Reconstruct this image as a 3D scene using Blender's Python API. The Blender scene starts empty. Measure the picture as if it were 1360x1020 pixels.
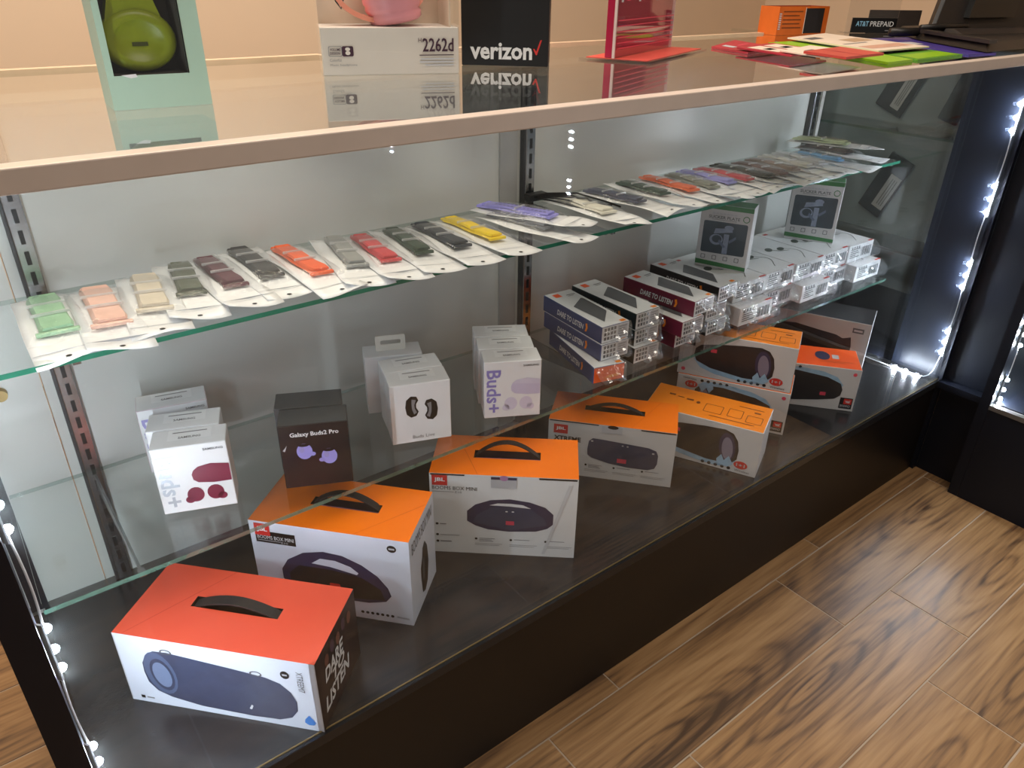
import bpy, bmesh, math, random
from mathutils import Vector, Matrix
random.seed(7)
S = bpy.context.scene
COL = S.collection
R = math.radians

# ------------------------------------------------------------------ camera
FPX = 998.66
cam_d = bpy.data.cameras.new('camera'); cam = bpy.data.objects.new('camera', cam_d); COL.objects.link(cam)
cam_d.sensor_width = 36.0; cam_d.lens = 36.0 * FPX / 1360.0; cam_d.clip_start = 0.02
yaw, pit, rol = R(37.97775), R(28.6795), R(-0.90763)
fw = Vector((math.sin(yaw)*math.cos(pit), math.cos(yaw)*math.cos(pit), -math.sin(pit)))
rt = Vector((math.cos(yaw), -math.sin(yaw), 0)); dn = fw.cross(rt)
r2 = math.cos(rol)*rt + math.sin(rol)*dn; d2 = -math.sin(rol)*rt + math.cos(rol)*dn
CAM = Vector((0, -0.622, 1.088))
cam.matrix_world = Matrix(((r2.x, -d2.x, -fw.x, CAM.x), (r2.y, -d2.y, -fw.y, CAM.y), (r2.z, -d2.z, -fw.z, CAM.z), (0, 0, 0, 1)))
S.camera = cam

# ------------------------------------------------------------------ world, lights, exposure
W = bpy.data.worlds.new('room_ambient'); S.world = W; W.use_nodes = True
bgn = W.node_tree.nodes['Background']; bgn.inputs[0].default_value = (1.0, 0.92, 0.84, 1); bgn.inputs[1].default_value = 0.16
def area(name, loc, size, power, col, target):
    l = bpy.data.lights.new(name, 'AREA'); l.shape = 'RECTANGLE'; l.size, l.size_y = size; l.energy = power; l.color = col
    o = bpy.data.objects.new(name, l); COL.objects.link(o); o.location = loc
    o.rotation_euler = (Vector(target) - Vector(loc)).to_track_quat('-Z', 'Y').to_euler()
    return o
area('ceiling_lamp_front', (0.7, -1.0, 2.62), (1.2, 0.6), 15, (1.0, 0.90, 0.79), (0.8, -0.6, 0))
area('ceiling_lamp_counter', (0.5, 0.35, 2.62), (1.2, 0.6), 20, (1.0, 0.90, 0.78), (0.5, 0.4, 0))
area('ceiling_lamp_wall', (0.2, 1.25, 2.62), (1.6, 0.3), 22, (1.0, 0.86, 0.70), (0.2, 1.6, 0.9))
S.view_settings.view_transform = 'Standard'; S.view_settings.look = 'None'
S.view_settings.exposure = 0.42; S.view_settings.gamma = 1.0; S.view_settings.use_curve_mapping = False
LED_POWER = 560.0

# ------------------------------------------------------------------ materials
def lin(c):
    return tuple(((v/255)/12.92 if v/255 <= .04045 else ((v/255+.055)/1.055)**2.4) for v in c)
MATS = {}
def mat(name, col, rough=.5, metal=0., spec=.5, var=.05, scale=30., bump=0., bscale=200., coat=0.):
    if name in MATS: return MATS[name]
    m = bpy.data.materials.new(name); m.use_nodes = True; nt = m.node_tree; b = nt.nodes['Principled BSDF']
    c = lin(col)
    tc = nt.nodes.new('ShaderNodeTexCoord'); nz = nt.nodes.new('ShaderNodeTexNoise')
    nz.inputs['Scale'].default_value = scale; nz.inputs['Detail'].default_value = 4
    nt.links.new(tc.outputs['Object'], nz.inputs['Vector'])
    rp = nt.nodes.new('ShaderNodeValToRGB'); e = rp.color_ramp.elements
    e[0].position = .3; e[1].position = .7
    e[0].color = (*[v*(1-var) for v in c], 1); e[1].color = (*[min(1, v*(1+var)) for v in c], 1)
    nt.links.new(nz.outputs['Fac'], rp.inputs['Fac']); nt.links.new(rp.outputs['Color'], b.inputs['Base Color'])
    b.inputs['Roughness'].default_value = rough; b.inputs['Metallic'].default_value = metal
    b.inputs['Specular IOR Level'].default_value = spec; b.inputs['Coat Weight'].default_value = coat
    b.inputs['Coat Roughness'].default_value = .08
    if bump:
        n2 = nt.nodes.new('ShaderNodeTexNoise'); n2.inputs['Scale'].default_value = bscale; n2.inputs['Detail'].default_value = 3
        nt.links.new(tc.outputs['Object'], n2.inputs['Vector'])
        bp = nt.nodes.new('ShaderNodeBump'); bp.inputs['Strength'].default_value = bump; bp.inputs['Distance'].default_value = .002
        nt.links.new(n2.outputs['Fac'], bp.inputs['Height']); nt.links.new(bp.outputs['Normal'], b.inputs['Normal'])
    MATS[name] = m
    return m
def schlick(nt, f0, mult=1.0):
    lw = nt.nodes.new('ShaderNodeLayerWeight'); lw.inputs['Blend'].default_value = .5
    p = nt.nodes.new('ShaderNodeMath'); p.operation = 'POWER'; p.inputs[1].default_value = 5
    nt.links.new(lw.outputs['Facing'], p.inputs[0])
    a = nt.nodes.new('ShaderNodeMath'); a.operation = 'MULTIPLY_ADD'; a.inputs[1].default_value = (1-f0)*mult; a.inputs[2].default_value = f0*mult
    nt.links.new(p.outputs[0], a.inputs[0]); a.use_clamp = True
    return a.outputs[0]
def glass(name, tint=(.96, .985, .97), f0=.04, rough=.0, haze=0., hazecol=(.8, .85, .85), bump=0., bscale=60., mult=1.0):
    if name in MATS: return MATS[name]
    m = bpy.data.materials.new(name); m.use_nodes = True; nt = m.node_tree; nt.nodes.remove(nt.nodes['Principled BSDF'])
    out = nt.nodes['Material Output']
    tr = nt.nodes.new('ShaderNodeBsdfTransparent'); tr.inputs[0].default_value = (*tint, 1)
    gl = nt.nodes.new('ShaderNodeBsdfGlossy'); gl.inputs['Roughness'].default_value = rough; gl.inputs[0].default_value = (1, 1, 1, 1)
    mx = nt.nodes.new('ShaderNodeMixShader'); nt.links.new(schlick(nt, f0, mult), mx.inputs[0])
    base = tr.outputs[0]
    tc = nt.nodes.new('ShaderNodeTexCoord')
    if haze:
        df = nt.nodes.new('ShaderNodeBsdfDiffuse'); df.inputs[0].default_value = (*hazecol, 1)
        tl = nt.nodes.new('ShaderNodeBsdfTranslucent'); tl.inputs[0].default_value = (*hazecol, 1)
        m0 = nt.nodes.new('ShaderNodeMixShader'); m0.inputs[0].default_value = .35
        nt.links.new(df.outputs[0], m0.inputs[1]); nt.links.new(tl.outputs[0], m0.inputs[2])
        mh = nt.nodes.new('ShaderNodeMixShader')
        nz = nt.nodes.new('ShaderNodeTexNoise'); nz.inputs['Scale'].default_value = 25; nz.inputs['Detail'].default_value = 5
        nt.links.new(tc.outputs['Object'], nz.inputs['Vector'])
        mm = nt.nodes.new('ShaderNodeMath'); mm.operation = 'MULTIPLY'; mm.inputs[1].default_value = haze*2
        nt.links.new(nz.outputs['Fac'], mm.inputs[0]); nt.links.new(mm.outputs[0], mh.inputs[0])
        nt.links.new(tr.outputs[0], mh.inputs[1]); nt.links.new(m0.outputs[0], mh.inputs[2]); base = mh.outputs[0]
    if bump:
        n2 = nt.nodes.new('ShaderNodeTexNoise'); n2.inputs['Scale'].default_value = bscale; n2.inputs['Detail'].default_value = 4
        nt.links.new(tc.outputs['Object'], n2.inputs['Vector'])
        bp = nt.nodes.new('ShaderNodeBump'); bp.inputs['Strength'].default_value = bump; bp.inputs['Distance'].default_value = .004
        nt.links.new(n2.outputs['Fac'], bp.inputs['Height']); nt.links.new(bp.outputs['Normal'], gl.inputs['Normal'])
    nt.links.new(base, mx.inputs[1]); nt.links.new(gl.outputs[0], mx.inputs[2]); nt.links.new(mx.outputs[0], out.inputs['Surface'])
    MATS[name] = m
    return m
def emit(name, col, strength):
    m = bpy.data.materials.new(name); m.use_nodes = True; nt = m.node_tree; b = nt.nodes['Principled BSDF']
    b.inputs['Base Color'].default_value = (1, 1, 1, 1); b.inputs['Emission Color'].default_value = (*col, 1); b.inputs['Emission Strength'].default_value = strength
    return m

WHITE = (226, 228, 230)
M_white = mat('white_card', WHITE, .38, var=.02)
M_lilacwhite = mat('cool_white_card', (214, 220, 234), .35, var=.03, scale=12)
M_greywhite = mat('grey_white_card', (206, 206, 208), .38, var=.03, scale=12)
M_black = mat('black_print', (14, 14, 16), .4)
M_blackgloss = mat('led_tinted_black_laminate', (11, 17, 30), .48, spec=.35, var=.15, scale=6)  # black laminate; bluish LED spill is put into the base colour
M_kick = mat('kick_laminate', (13, 8, 7), .42, var=.2, scale=8)
M_deck = mat('deck_laminate', (36, 36, 38), .20, var=.12, scale=9, bump=.03, bscale=400)
M_back = mat('back_panel_laminate', (206, 208, 204), .30, var=.04, scale=2.2)
M_greypanel = mat('grey_back_laminate', (104, 118, 124), .4, var=.04, scale=4)
M_rail = mat('rail_metal', (206, 192, 182), .42, metal=.1, var=.03)
M_chrome = mat('chrome', (176, 178, 182), .24, metal=1, var=.03)
M_trim = mat('grey_trim', (168, 168, 166), .35, metal=.1)
M_wall = mat('peach_paint', (232, 208, 182), .8, var=.02, scale=2, bump=.05)
M_ceil = mat('ceiling_paint', (225, 218, 205), .9)
M_gold = mat('brass_line', (150, 128, 84), .4, metal=.6)
M_orange = mat('orange_card', (250, 122, 8), .36, var=.03, scale=10)
M_amber = mat('amber_card', (250, 140, 22), .36, var=.03, scale=10)
M_redorange = mat('red_orange_card', (212, 78, 54), .42, var=.04, scale=10)
M_vermil = mat('vermilion_card', (252, 92, 14), .4)
M_red = mat('red_print', (205, 48, 42), .4)
M_pinkred = mat('pink_red_print', (214, 70, 96), .4)
M_navyprint = mat('speaker_navy_print', (52, 50, 80), .35, var=.12, scale=60)
M_slate = mat('speaker_slate_print', (62, 68, 92), .35, var=.1, scale=60)
M_slate2 = mat('speaker_blue_slate_print', (86, 98, 128), .35)
M_slate3 = mat('speaker_pale_slate_print', (112, 126, 156), .35)
M_dark = mat('speaker_dark_print', (38, 36, 38), .35, var=.2, scale=50)
M_brown = mat('maroon_print', (46, 32, 33), .35, var=.4, scale=14)
M_splash = mat('splash_print', (150, 186, 214), .35, var=.15, scale=60)
M_lav = mat('lavender_print', (148, 142, 196), .35)
M_purplein = mat('purple_lining', (178, 132, 178), .5)
M_strap = mat('black_webbing', (24, 22, 22), .6, bump=.3, bscale=900)
M_greyline = mat('grey_print', (130, 130, 134), .45)
M_midgrey = mat('mid_grey_print', (92, 94, 98), .45)
M_paler = mat('pale_grey_print', (188, 190, 196), .4)
M_maroonbud = mat('maroon_bud_print', (120, 34, 62), .3, var=.08)
M_lilacbud = mat('pale_lilac_bud_print', (198, 192, 218), .35)
M_budviolet = mat('violet_bud_print', (150, 144, 214), .35)
M_glass = glass('clear_glass', (.965, .985, .975))
M_topglass = glass('top_glass', (.94, .96, .95), f0=.05, mult=1.25)
M_frontglass = glass('front_glass', (.985, .99, .99), f0=.022, haze=.004)
M_edge = mat('green_glass_edge', (34, 112, 88), .15, var=.15, coat=.5)
M_film = glass('clear_film', (.985, .985, .99), f0=.045, rough=.07, haze=.045, bump=.8, bscale=70, mult=.75)
M_wrap = glass('shrink_wrap', (.96, .97, .98), f0=.16, rough=.10, haze=.08, hazecol=(.75, .8, .85), bump=1.0, bscale=45)
M_pouch = mat('white_pouch', (236, 237, 238), .35, var=.04, scale=40, bump=.25, bscale=60)
M_led = emit('led_glow', (.82, .91, 1.0), LED_POWER)
M_ledbody = mat('led_module_grey', (120, 122, 126), .5)
M_wire = mat('white_wire', (205, 205, 208), .5)

# ------------------------------------------------------------------ helpers
def link(o, parent=None):
    COL.objects.link(o)
    if parent: o.parent = parent
    return o
def tag(o, label, cat, group=None):
    o['label'] = label; o['category'] = cat
    if group: o['group'] = group
    return o
def thing(name, label, cat, loc=(0, 0, 0), rz=0, group=None, rot=None):
    o = bpy.data.objects.new(name, None); o.empty_display_size = .02; link(o)
    o.location = loc; o.rotation_euler = rot if rot else (0, 0, rz)
    return tag(o, label, cat, group)
def mesh(name, verts, faces, m, parent=None, mi=None, smooth=False):
    me = bpy.data.meshes.new(name); me.from_pydata([tuple(v) for v in verts], [], faces)
    for k in (m if isinstance(m, (list, tuple)) else [m]): me.materials.append(k)
    if mi: me.polygons.foreach_set('material_index', mi)
    if smooth: me.polygons.foreach_set('use_smooth', [True]*len(me.polygons))
    me.update()
    return link(bpy.data.objects.new(name, me), parent)
def bmobj(name, bm, m, parent=None, smooth=False):
    me = bpy.data.meshes.new(name); bm.to_mesh(me); bm.free()
    for k in (m if isinstance(m, (list, tuple)) else [m]): me.materials.append(k)
    if smooth: me.polygons.foreach_set('use_smooth', [True]*len(me.polygons))
    return link(bpy.data.objects.new(name, me), parent)
def addbox(bm, x0, x1, y0, y1, z0, z1, bev=0):
    r = bmesh.ops.create_cube(bm, size=1)
    for v in r['verts']:
        v.co = Vector(((x0+x1)/2 + v.co.x*(x1-x0), (y0+y1)/2 + v.co.y*(y1-y0), (z0+z1)/2 + v.co.z*(z1-z0)))
    if bev:
        es = list({e for v in r['verts'] for e in v.link_edges})
        bmesh.ops.bevel(bm, geom=es, offset=bev, segments=2, affect='EDGES', profile=.5)
def box(name, x0, x1, y0, y1, z0, z1, m, parent=None, bev=0):
    bm = bmesh.new(); addbox(bm, x0, x1, y0, y1, z0, z1, bev)
    return bmobj(name, bm, m, parent)
def struct(o):
    o['kind'] = 'structure'; return o
def tube(name, pts, r, m, parent=None, n=6):
    pts = [Vector(p) for p in pts]; vs = []; fs = []
    for i, p in enumerate(pts):
        t = (pts[min(i+1, len(pts)-1)] - pts[max(i-1, 0)]).normalized()
        a = t.orthogonal().normalized() if i == 0 else (a - t*a.dot(t)).normalized()
        b = t.cross(a)
        for k in range(n):
            an = 2*math.pi*k/n; vs.append(p + r*(a*math.cos(an) + b*math.sin(an)))
    for i in range(len(pts)-1):
        for k in range(n): fs.append((i*n+k, i*n+(k+1) % n, (i+1)*n+(k+1) % n, (i+1)*n+k))
    fs.append(tuple(range(n-1, -1, -1))); fs.append(tuple(range((len(pts)-1)*n, len(pts)*n)))
    return mesh(name, vs, fs, m, parent, smooth=True)
def prism(name, poly, z0, z1, m, parent=None, top=None):
    n = len(poly); top = top or poly
    vs = [(x, y, z0) for x, y in poly] + [(x, y, z1) for x, y in top]
    fs = [tuple(range(n-1, -1, -1)), tuple(range(n, 2*n))] + [(i, (i+1) % n, n+(i+1) % n, n+i) for i in range(n)]
    return mesh(name, vs, fs, m, parent)

# a carton in local space: base centre at origin, front face is -Y
class Faces:
    def __init__(s, w, d, h):
        s.w, s.d, s.h = w, d, h
        X, Y, Z = Vector((1, 0, 0)), Vector((0, 1, 0)), Vector((0, 0, 1))
        s.f = {'front': (Vector((-w/2, -d/2, 0)), X, Z, w, h), 'right': (Vector((w/2, -d/2, 0)), Y, Z, d, h),
               'left': (Vector((-w/2, d/2, 0)), -Y, Z, d, h), 'back': (Vector((w/2, d/2, 0)), -X, Z, w, h),
               'top': (Vector((-w/2, -d/2, h)), X, Y, w, d), 'bottom': (Vector((-w/2, d/2, 0)), X, -Y, w, d)}
    def pt(s, face, u, v, lift=0):
        o, a, b, W_, H_ = s.f[face]
        if s.flip and face == 'front': u, v = W_-u, H_-v
        return o + a*u + b*v + a.cross(b)*lift
    flip = False
def carton(name, label, cat, w, d, h, loc, rz, mats, group=None, recess=None, body='carton', rot=None):
    root = thing(name, label, cat, loc, rz, group, rot)
    F = Faces(w, d, h); vs = []; fs = []; mi = []; ml = []
    def mid(m):
        if m not in ml: ml.append(m)
        return ml.index(m)
    def quad(p, m):
        k = len(vs); vs.extend(p); fs.append((k, k+1, k+2, k+3)); mi.append(mid(m))
    if recess is None:
        bm = bmesh.new(); addbox(bm, -w/2, w/2, -d/2, d/2, 0, h)
        ns = {'front': (0, -1, 0), 'back': (0, 1, 0), 'left': (-1, 0, 0), 'right': (1, 0, 0), 'top': (0, 0, 1), 'bottom': (0, 0, -1)}
        for f in bm.faces:
            f.normal_update()
            k = max(ns, key=lambda q: f.normal.dot(Vector(ns[q])))
            f.material_index = mid(mats.get(k, mats['all']))
        bmesh.ops.bevel(bm, geom=list(bm.edges), offset=min(.0009, h*.04), segments=1, affect='EDGES')
        bmobj(body, bm, ml, root)
    else:
        rf, u0, v0, u1, v1, dep, rm, bmx = recess
        for k in F.f:
            m = mats.get(k, mats['all']); Wd, Hd = F.f[k][3], F.f[k][4]
            if k != rf:
                quad([F.pt(k, 0, 0), F.pt(k, Wd, 0), F.pt(k, Wd, Hd), F.pt(k, 0, Hd)], m); continue
            o = [(0, 0), (Wd, 0), (Wd, Hd), (0, Hd)]; i = [(u0, v0), (u1, v0), (u1, v1), (u0, v1)]
            for a in range(4):
                b = (a+1) % 4
                quad([F.pt(k, *o[a]), F.pt(k, *o[b]), F.pt(k, *i[b]), F.pt(k, *i[a])], m)
                quad([F.pt(k, *i[a]), F.pt(k, *i[b]), F.pt(k, *i[b], lift=-dep), F.pt(k, *i[a], lift=-dep)], rm)
            quad([F.pt(k, *p, lift=-dep) for p in i], bmx)
        mesh(body, vs, fs, ml, root, mi)
    root_F[root.name] = F
    return root
root_F = {}
def decal(root, face, name, polys, m, lift=.0004, F=None):
    F = F or root_F[root.name]; vs = []; fs = []
    for p in polys:
        k = len(vs); vs += [F.pt(face, u, v, lift) for u, v in p]; fs.append(tuple(range(k, k+len(p))))
    return mesh(name, vs, fs, m, root)
def rect(u0, v0, u1, v1): return [(u0, v0), (u1, v0), (u1, v1), (u0, v1)]
def ell(cu, cv, ru, rv, n=20, a0=0, rot=0):
    c, s = math.cos(rot), math.sin(rot); o = []
    for k in range(n):
        a = a0 + 2*math.pi*k/n; x, y = ru*math.cos(a), rv*math.sin(a); o.append((cu+c*x-s*y, cv+s*x+c*y))
    return o
def rrect(u0, v0, u1, v1, r, n=5):
    o = []
    for cx, cy, a in ((u1-r, v0+r, -90), (u1-r, v1-r, 0), (u0+r, v1-r, 90), (u0+r, v0+r, 180)):
        for k in range(n+1):
            t = R(a + 90*k/n); o.append((cx+r*math.cos(t), cy+r*math.sin(t)))
    return o
def tmesh(body, bold=0., shear=0.):
    cu = bpy.data.curves.new('t', 'FONT'); cu.body = body; cu.size = 1; cu.offset = bold; cu.shear = shear; cu.resolution_u = 2
    o = bpy.data.objects.new('t', cu); COL.objects.link(o)
    me = bpy.data.meshes.new_from_object(o)
    vs = [v.co.copy() for v in me.vertices]; fs = [tuple(p.vertices) for p in me.polygons]
    bpy.data.meshes.remove(me); bpy.data.objects.remove(o); bpy.data.curves.remove(cu)
    return vs, fs
TC = {}
def text(root, face, body, u0, v0, u1, v1, m, turn=0, bold=.012, shear=0., name='lettering', lift=.0006, F=None):
    """lettering scaled to fill the rectangle u0..v1 of a face; turn = 0, 90, -90 or 180 degrees"""
    F = F or root_F[root.name]
    key = (body, bold, shear)
    if key not in TC: TC[key] = tmesh(*key)
    vs, fs = TC[key]
    if turn == 90: p = [(-v.y, v.x) for v in vs]
    elif turn == -90: p = [(v.y, -v.x) for v in vs]
    elif turn == 180: p = [(-v.x, -v.y) for v in vs]
    else: p = [(v.x, v.y) for v in vs]
    x0 = min(q[0] for q in p); x1 = max(q[0] for q in p); y0 = min(q[1] for q in p); y1 = max(q[1] for q in p)
    q = [F.pt(face, u0+(a-x0)/(x1-x0)*(u1-u0), v0+(b-y0)/(y1-y0)*(v1-v0), lift) for a, b in p]
    return mesh(name, q, fs, m, root)
def copy_tree(o, parent=None):
    c = o.copy(); COL.objects.link(c); c.parent = parent
    for ch in list(o.children): copy_tree(ch, c)
    return c

# ================================================================== SETTING
# ---- floor with wood-look planks
def wood():
    m = bpy.data.materials.new('wood_plank_tile'); m.use_nodes = True; nt = m.node_tree; b = nt.nodes['Principled BSDF']
    tc = nt.nodes.new('ShaderNodeTexCoord'); oi = nt.nodes.new('ShaderNodeObjectInfo')
    off = nt.nodes.new('ShaderNodeVectorMath'); off.operation = 'MULTIPLY_ADD'; off.inputs[1].default_value = (13.7, 7.3, 3.1)
    nt.links.new(oi.outputs['Random'], off.inputs[0]); nt.links.new(tc.outputs['Object'], off.inputs[2])
    mp = nt.nodes.new('ShaderNodeMapping'); mp.inputs['Scale'].default_value = (.8, 6.5, 1); nt.links.new(off.outputs[0], mp.inputs[0])
    n1 = nt.nodes.new('ShaderNodeTexNoise'); n1.inputs['Scale'].default_value = 1.15; n1.inputs['Detail'].default_value = 1.5; n1.inputs['Distortion'].default_value = .35
    nt.links.new(mp.outputs[0], n1.inputs['Vector'])
    mu = nt.nodes.new('ShaderNodeMath'); mu.operation = 'MULTIPLY'; mu.inputs[1].default_value = 60; nt.links.new(n1.outputs['Fac'], mu.inputs[0])
    sn = nt.nodes.new('ShaderNodeMath'); sn.operation = 'SINE'; nt.links.new(mu.outputs[0], sn.inputs[0])
    m2 = nt.nodes.new('ShaderNodeMapping'); m2.inputs['Scale'].default_value = (7, 150, 1); nt.links.new(off.outputs[0], m2.inputs[0])
    n2 = nt.nodes.new('ShaderNodeTexNoise'); n2.inputs['Scale'].default_value = 1; n2.inputs['Detail'].default_value = 6; nt.links.new(m2.outputs[0], n2.inputs['Vector'])
    m3 = nt.nodes.new('ShaderNodeMapping'); m3.inputs['Scale'].default_value = (1.0, 16, 1); nt.links.new(off.outputs[0], m3.inputs[0])
    n3 = nt.nodes.new('ShaderNodeTexNoise'); n3.inputs['Scale'].default_value = 1; n3.inputs['Detail'].default_value = 3; nt.links.new(m3.outputs[0], n3.inputs['Vector'])
    a1 = nt.nodes.new('ShaderNodeMath'); a1.operation = 'MULTIPLY_ADD'; a1.inputs[1].default_value = .07; nt.links.new(sn.outputs[0], a1.inputs[0]); nt.links.new(n3.outputs['Fac'], a1.inputs[2])
    a2 = nt.nodes.new('ShaderNodeMath'); a2.operation = 'MULTIPLY_ADD'; a2.inputs[1].default_value = .75; a2.inputs[2].default_value = -.37; nt.links.new(n2.outputs['Fac'], a2.inputs[0])
    def mth(op, a, b=None, c=None):
        q = nt.nodes.new('ShaderNodeMath'); q.operation = op
        for i_, v_ in enumerate((a, b, c)):
            if v_ is None: continue
            if isinstance(v_, (int, float)): q.inputs[i_].default_value = v_
            else: nt.links.new(v_, q.inputs[i_])
        return q.outputs[0]
    sx = nt.nodes.new('ShaderNodeSeparateXYZ'); nt.links.new(tc.outputs['Object'], sx.inputs[0])
    rnd_ = oi.outputs['Random']
    cxn = mth('MULTIPLY', mth('FRACT', mth('MULTIPLY', rnd_, 7.13)), .61); cyn = mth('MULTIPLY_ADD', mth('FRACT', mth('MULTIPLY', rnd_, 3.71)), .09, .035)
    dx_ = mth('MULTIPLY', mth('SUBTRACT', sx.outputs[0], cxn), .17)
    dy_ = mth('ADD', mth('SUBTRACT', sx.outputs[1], cyn), mth('MULTIPLY', mth('SUBTRACT', n1.outputs['Fac'], .5), .07))
    dd = mth('SQRT', mth('ADD', mth('MULTIPLY', dx_, dx_), mth('MULTIPLY', dy_, dy_)))
    ring = mth('POWER', mth('MULTIPLY_ADD', mth('SINE', mth('MULTIPLY_ADD', dd, 420., mth('MULTIPLY', n3.outputs['Fac'], 5.))), .5, .5), 3.)
    fall = mth('MAXIMUM', mth('MULTIPLY_ADD', dd, -9., .9), .18)
    a1b = mth('MULTIPLY_ADD', mth('MULTIPLY', ring, fall), -.24, a1.outputs[0])
    a3 = nt.nodes.new('ShaderNodeMath'); a3.operation = 'ADD'; nt.links.new(mth('ADD', a1b, .06), a3.inputs[0]); nt.links.new(a2.outputs[0], a3.inputs[1])
    rp = nt.nodes.new('ShaderNodeValToRGB'); e = rp.color_ramp.elements
    e[0].position = .20; e[0].color = (*lin((80, 60, 44)), 1); e[1].position = .82; e[1].color = (*lin((180, 144, 102)), 1)
    for p, c in ((.36, (120, 91, 64)), (.5, (150, 115, 78)), (.62, (164, 128, 88))):
        q = rp.color_ramp.elements.new(p); q.color = (*lin(c), 1)
    nt.links.new(a3.outputs[0], rp.inputs[0])
    hs = nt.nodes.new('ShaderNodeHueSaturation'); mr = nt.nodes.new('ShaderNodeMapRange'); mr.inputs[3].default_value = .86; mr.inputs[4].default_value = 1.08
    nt.links.new(oi.outputs['Random'], mr.inputs[0]); nt.links.new(mr.outputs[0], hs.inputs['Value']); nt.links.new(rp.outputs[0], hs.inputs['Color'])
    nt.links.new(hs.outputs[0], b.inputs['Base Color']); b.inputs['Roughness'].default_value = .38
    bp = nt.nodes.new('ShaderNodeBump'); bp.inputs['Strength'].default_value = .12; bp.inputs['Distance'].default_value = .001
    nt.links.new(n2.outputs['Fac'], bp.inputs['Height']); nt.links.new(bp.outputs[0], b.inputs['Normal'])
    return m
M_wood = wood()
floor = struct(box('floor', -3, 4.2, -3.6, 3, -.06, -.0012, mat('grout', (176, 160, 142), .8)))
PW, PL, G = .1575, .609, .0028
bm = bmesh.new(); addbox(bm, 0, PL-G, 0, PW-G, -.008, 0, .0008)
pme = bpy.data.meshes.new('plank'); bm.to_mesh(pme); bm.free(); pme.materials.append(M_wood)
for j in range(-15, 10):
    y0 = -.0365 + j*PW
    if y0 < -2.4 or y0 > 1.4: continue
    ph = 1.153 if (j % 2) else 1.3135
    for k in range(-5, 3):
        x0 = ph + k*PL
        if x0 < -1.6 or x0 > 1.80: continue
        o = bpy.data.objects.new('plank', pme); link(o, floor); o.location = (x0, y0, 0)
struct(box('wall_back', -3, 4.2, 1.75, 1.85, 0, 2.7, M_wall))
struct(box('wall_right', 3.3, 3.4, -3.6, 1.75, 0, 2.7, M_wall))
struct(box('ceiling', -3, 4.2, -3.6, 1.85, 2.7, 2.76, M_ceil))

# ---- main display case
XL, XR, YB = -.035, 1.772, .45
ZT, ZD, Z1, Z2 = .968, .255, .7275, .461
case = thing('display_case', 'long glass front display case with black base and pale top rail', 'display case', (0, 0, 0))
box('base_panel', XL-.022, XR, .002, .018, 0, ZD-.016, M_kick, case)
box('base_end_panel', XL-.022, XL-.006, .018, YB+.03, 0, ZD-.016, M_kick, case)
box('base_back_panel', XL-.022, XR, YB+.014, YB+.03, 0, ZD-.016, M_kick, case)
box('deck', XL-.006, XR, -.004, YB, ZD-.016, ZD, M_deck, case)
box('glass_channel', XL, XR, .0015, .0035, ZD, ZD+.0012, M_gold, case)
bp_ = box('back_panel', .0455, XR, YB, YB+.014, ZD-.016, ZT-.02, M_back, case)
box('back_panel', XL-.02, .0440, YB, YB+.014, ZD-.016, ZT-.02, M_back, case)
box('front_rail', XL-.03, XR+.02, -.010, .010, .950, ZT, M_rail, case, bev=.0012)
box('rear_rail', XL-.03, XR+.02, .566, .585, .945, ZT+.004, mat('rear_rail_paint', (206, 180, 152), .5), case)
box('added_pale_ledge', XL-.026, XR, YB+.0145, .5655, .925, .9450, M_back, case)  # pale filler added behind the back panel to brighten the view through the top glass
box('post', XL-.026, XL, -.006, .020, ZD-.016, .950, M_blackgloss, case)
box('post', XL-.026, XL, YB-.012, YB, ZD, .950, M_blackgloss, case)
box('top_glass', XL-.03, XR+.02, .010, .566, ZT-.008, ZT, M_topglass, case)
fg = box('front_glass', XL, XR, .0004, .0050, ZD+.0012, .950, M_frontglass, case)
box('end_glass', XL-.016, XL-.011, .020, YB-.012, ZD, .950, M_glass, case)
box('end_panel', XR, XR+.016, -.006, .118, 0, .950, M_blackgloss, case)
box('end_glass', XR+.005, XR+.010, .118, YB, ZD, .950, M_glass, case)
box('panel_trim', .800, .838, YB-.004, YB, ZD, .950, M_trim, case)
box('panel_trim', XR-.012, XR, YB-.010, YB, ZD, .950, mat('pale_trim', (190, 190, 186), .4), case)
bm = bmesh.new(); bmesh.ops.create_cone(bm, cap_ends=True, segments=20, radius1=.009, radius2=.008, depth=.008)
bmesh.ops.rotate(bm, verts=bm.verts, matrix=Matrix.Rotation(R(90), 3, 'X')); bmesh.ops.translate(bm, verts=bm.verts, vec=(-.004, YB-.004, .600)); bmobj('panel_lock', bm, M_gold, case)
# slotted chrome standards
bm = bmesh.new(); addbox(bm, -.0026, .0026, -.0006, .0006, -.0085, .0085); sl = bpy.data.meshes.new('slot'); bm.to_mesh(sl); bm.free(); sl.materials.append(M_black)
for sx in (.071, .860, 1.737):
    st = box('slotted_standard', sx-.010, sx+.010, YB-.014, YB-.004 if sx > .8 else YB, ZD, .948, M_chrome, case, bev=.0012)
    box('shadow_gap', sx-.0135, sx-.0101, YB-.012, YB-.0005, ZD, .948, mat('gap_grey', (58, 58, 60), .5), case)
    z = ZD+.02
    while z < .93:
        o = bpy.data.objects.new('slot', sl); link(o, st); o.location = (sx, YB-.0142, z); z += .0262
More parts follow.
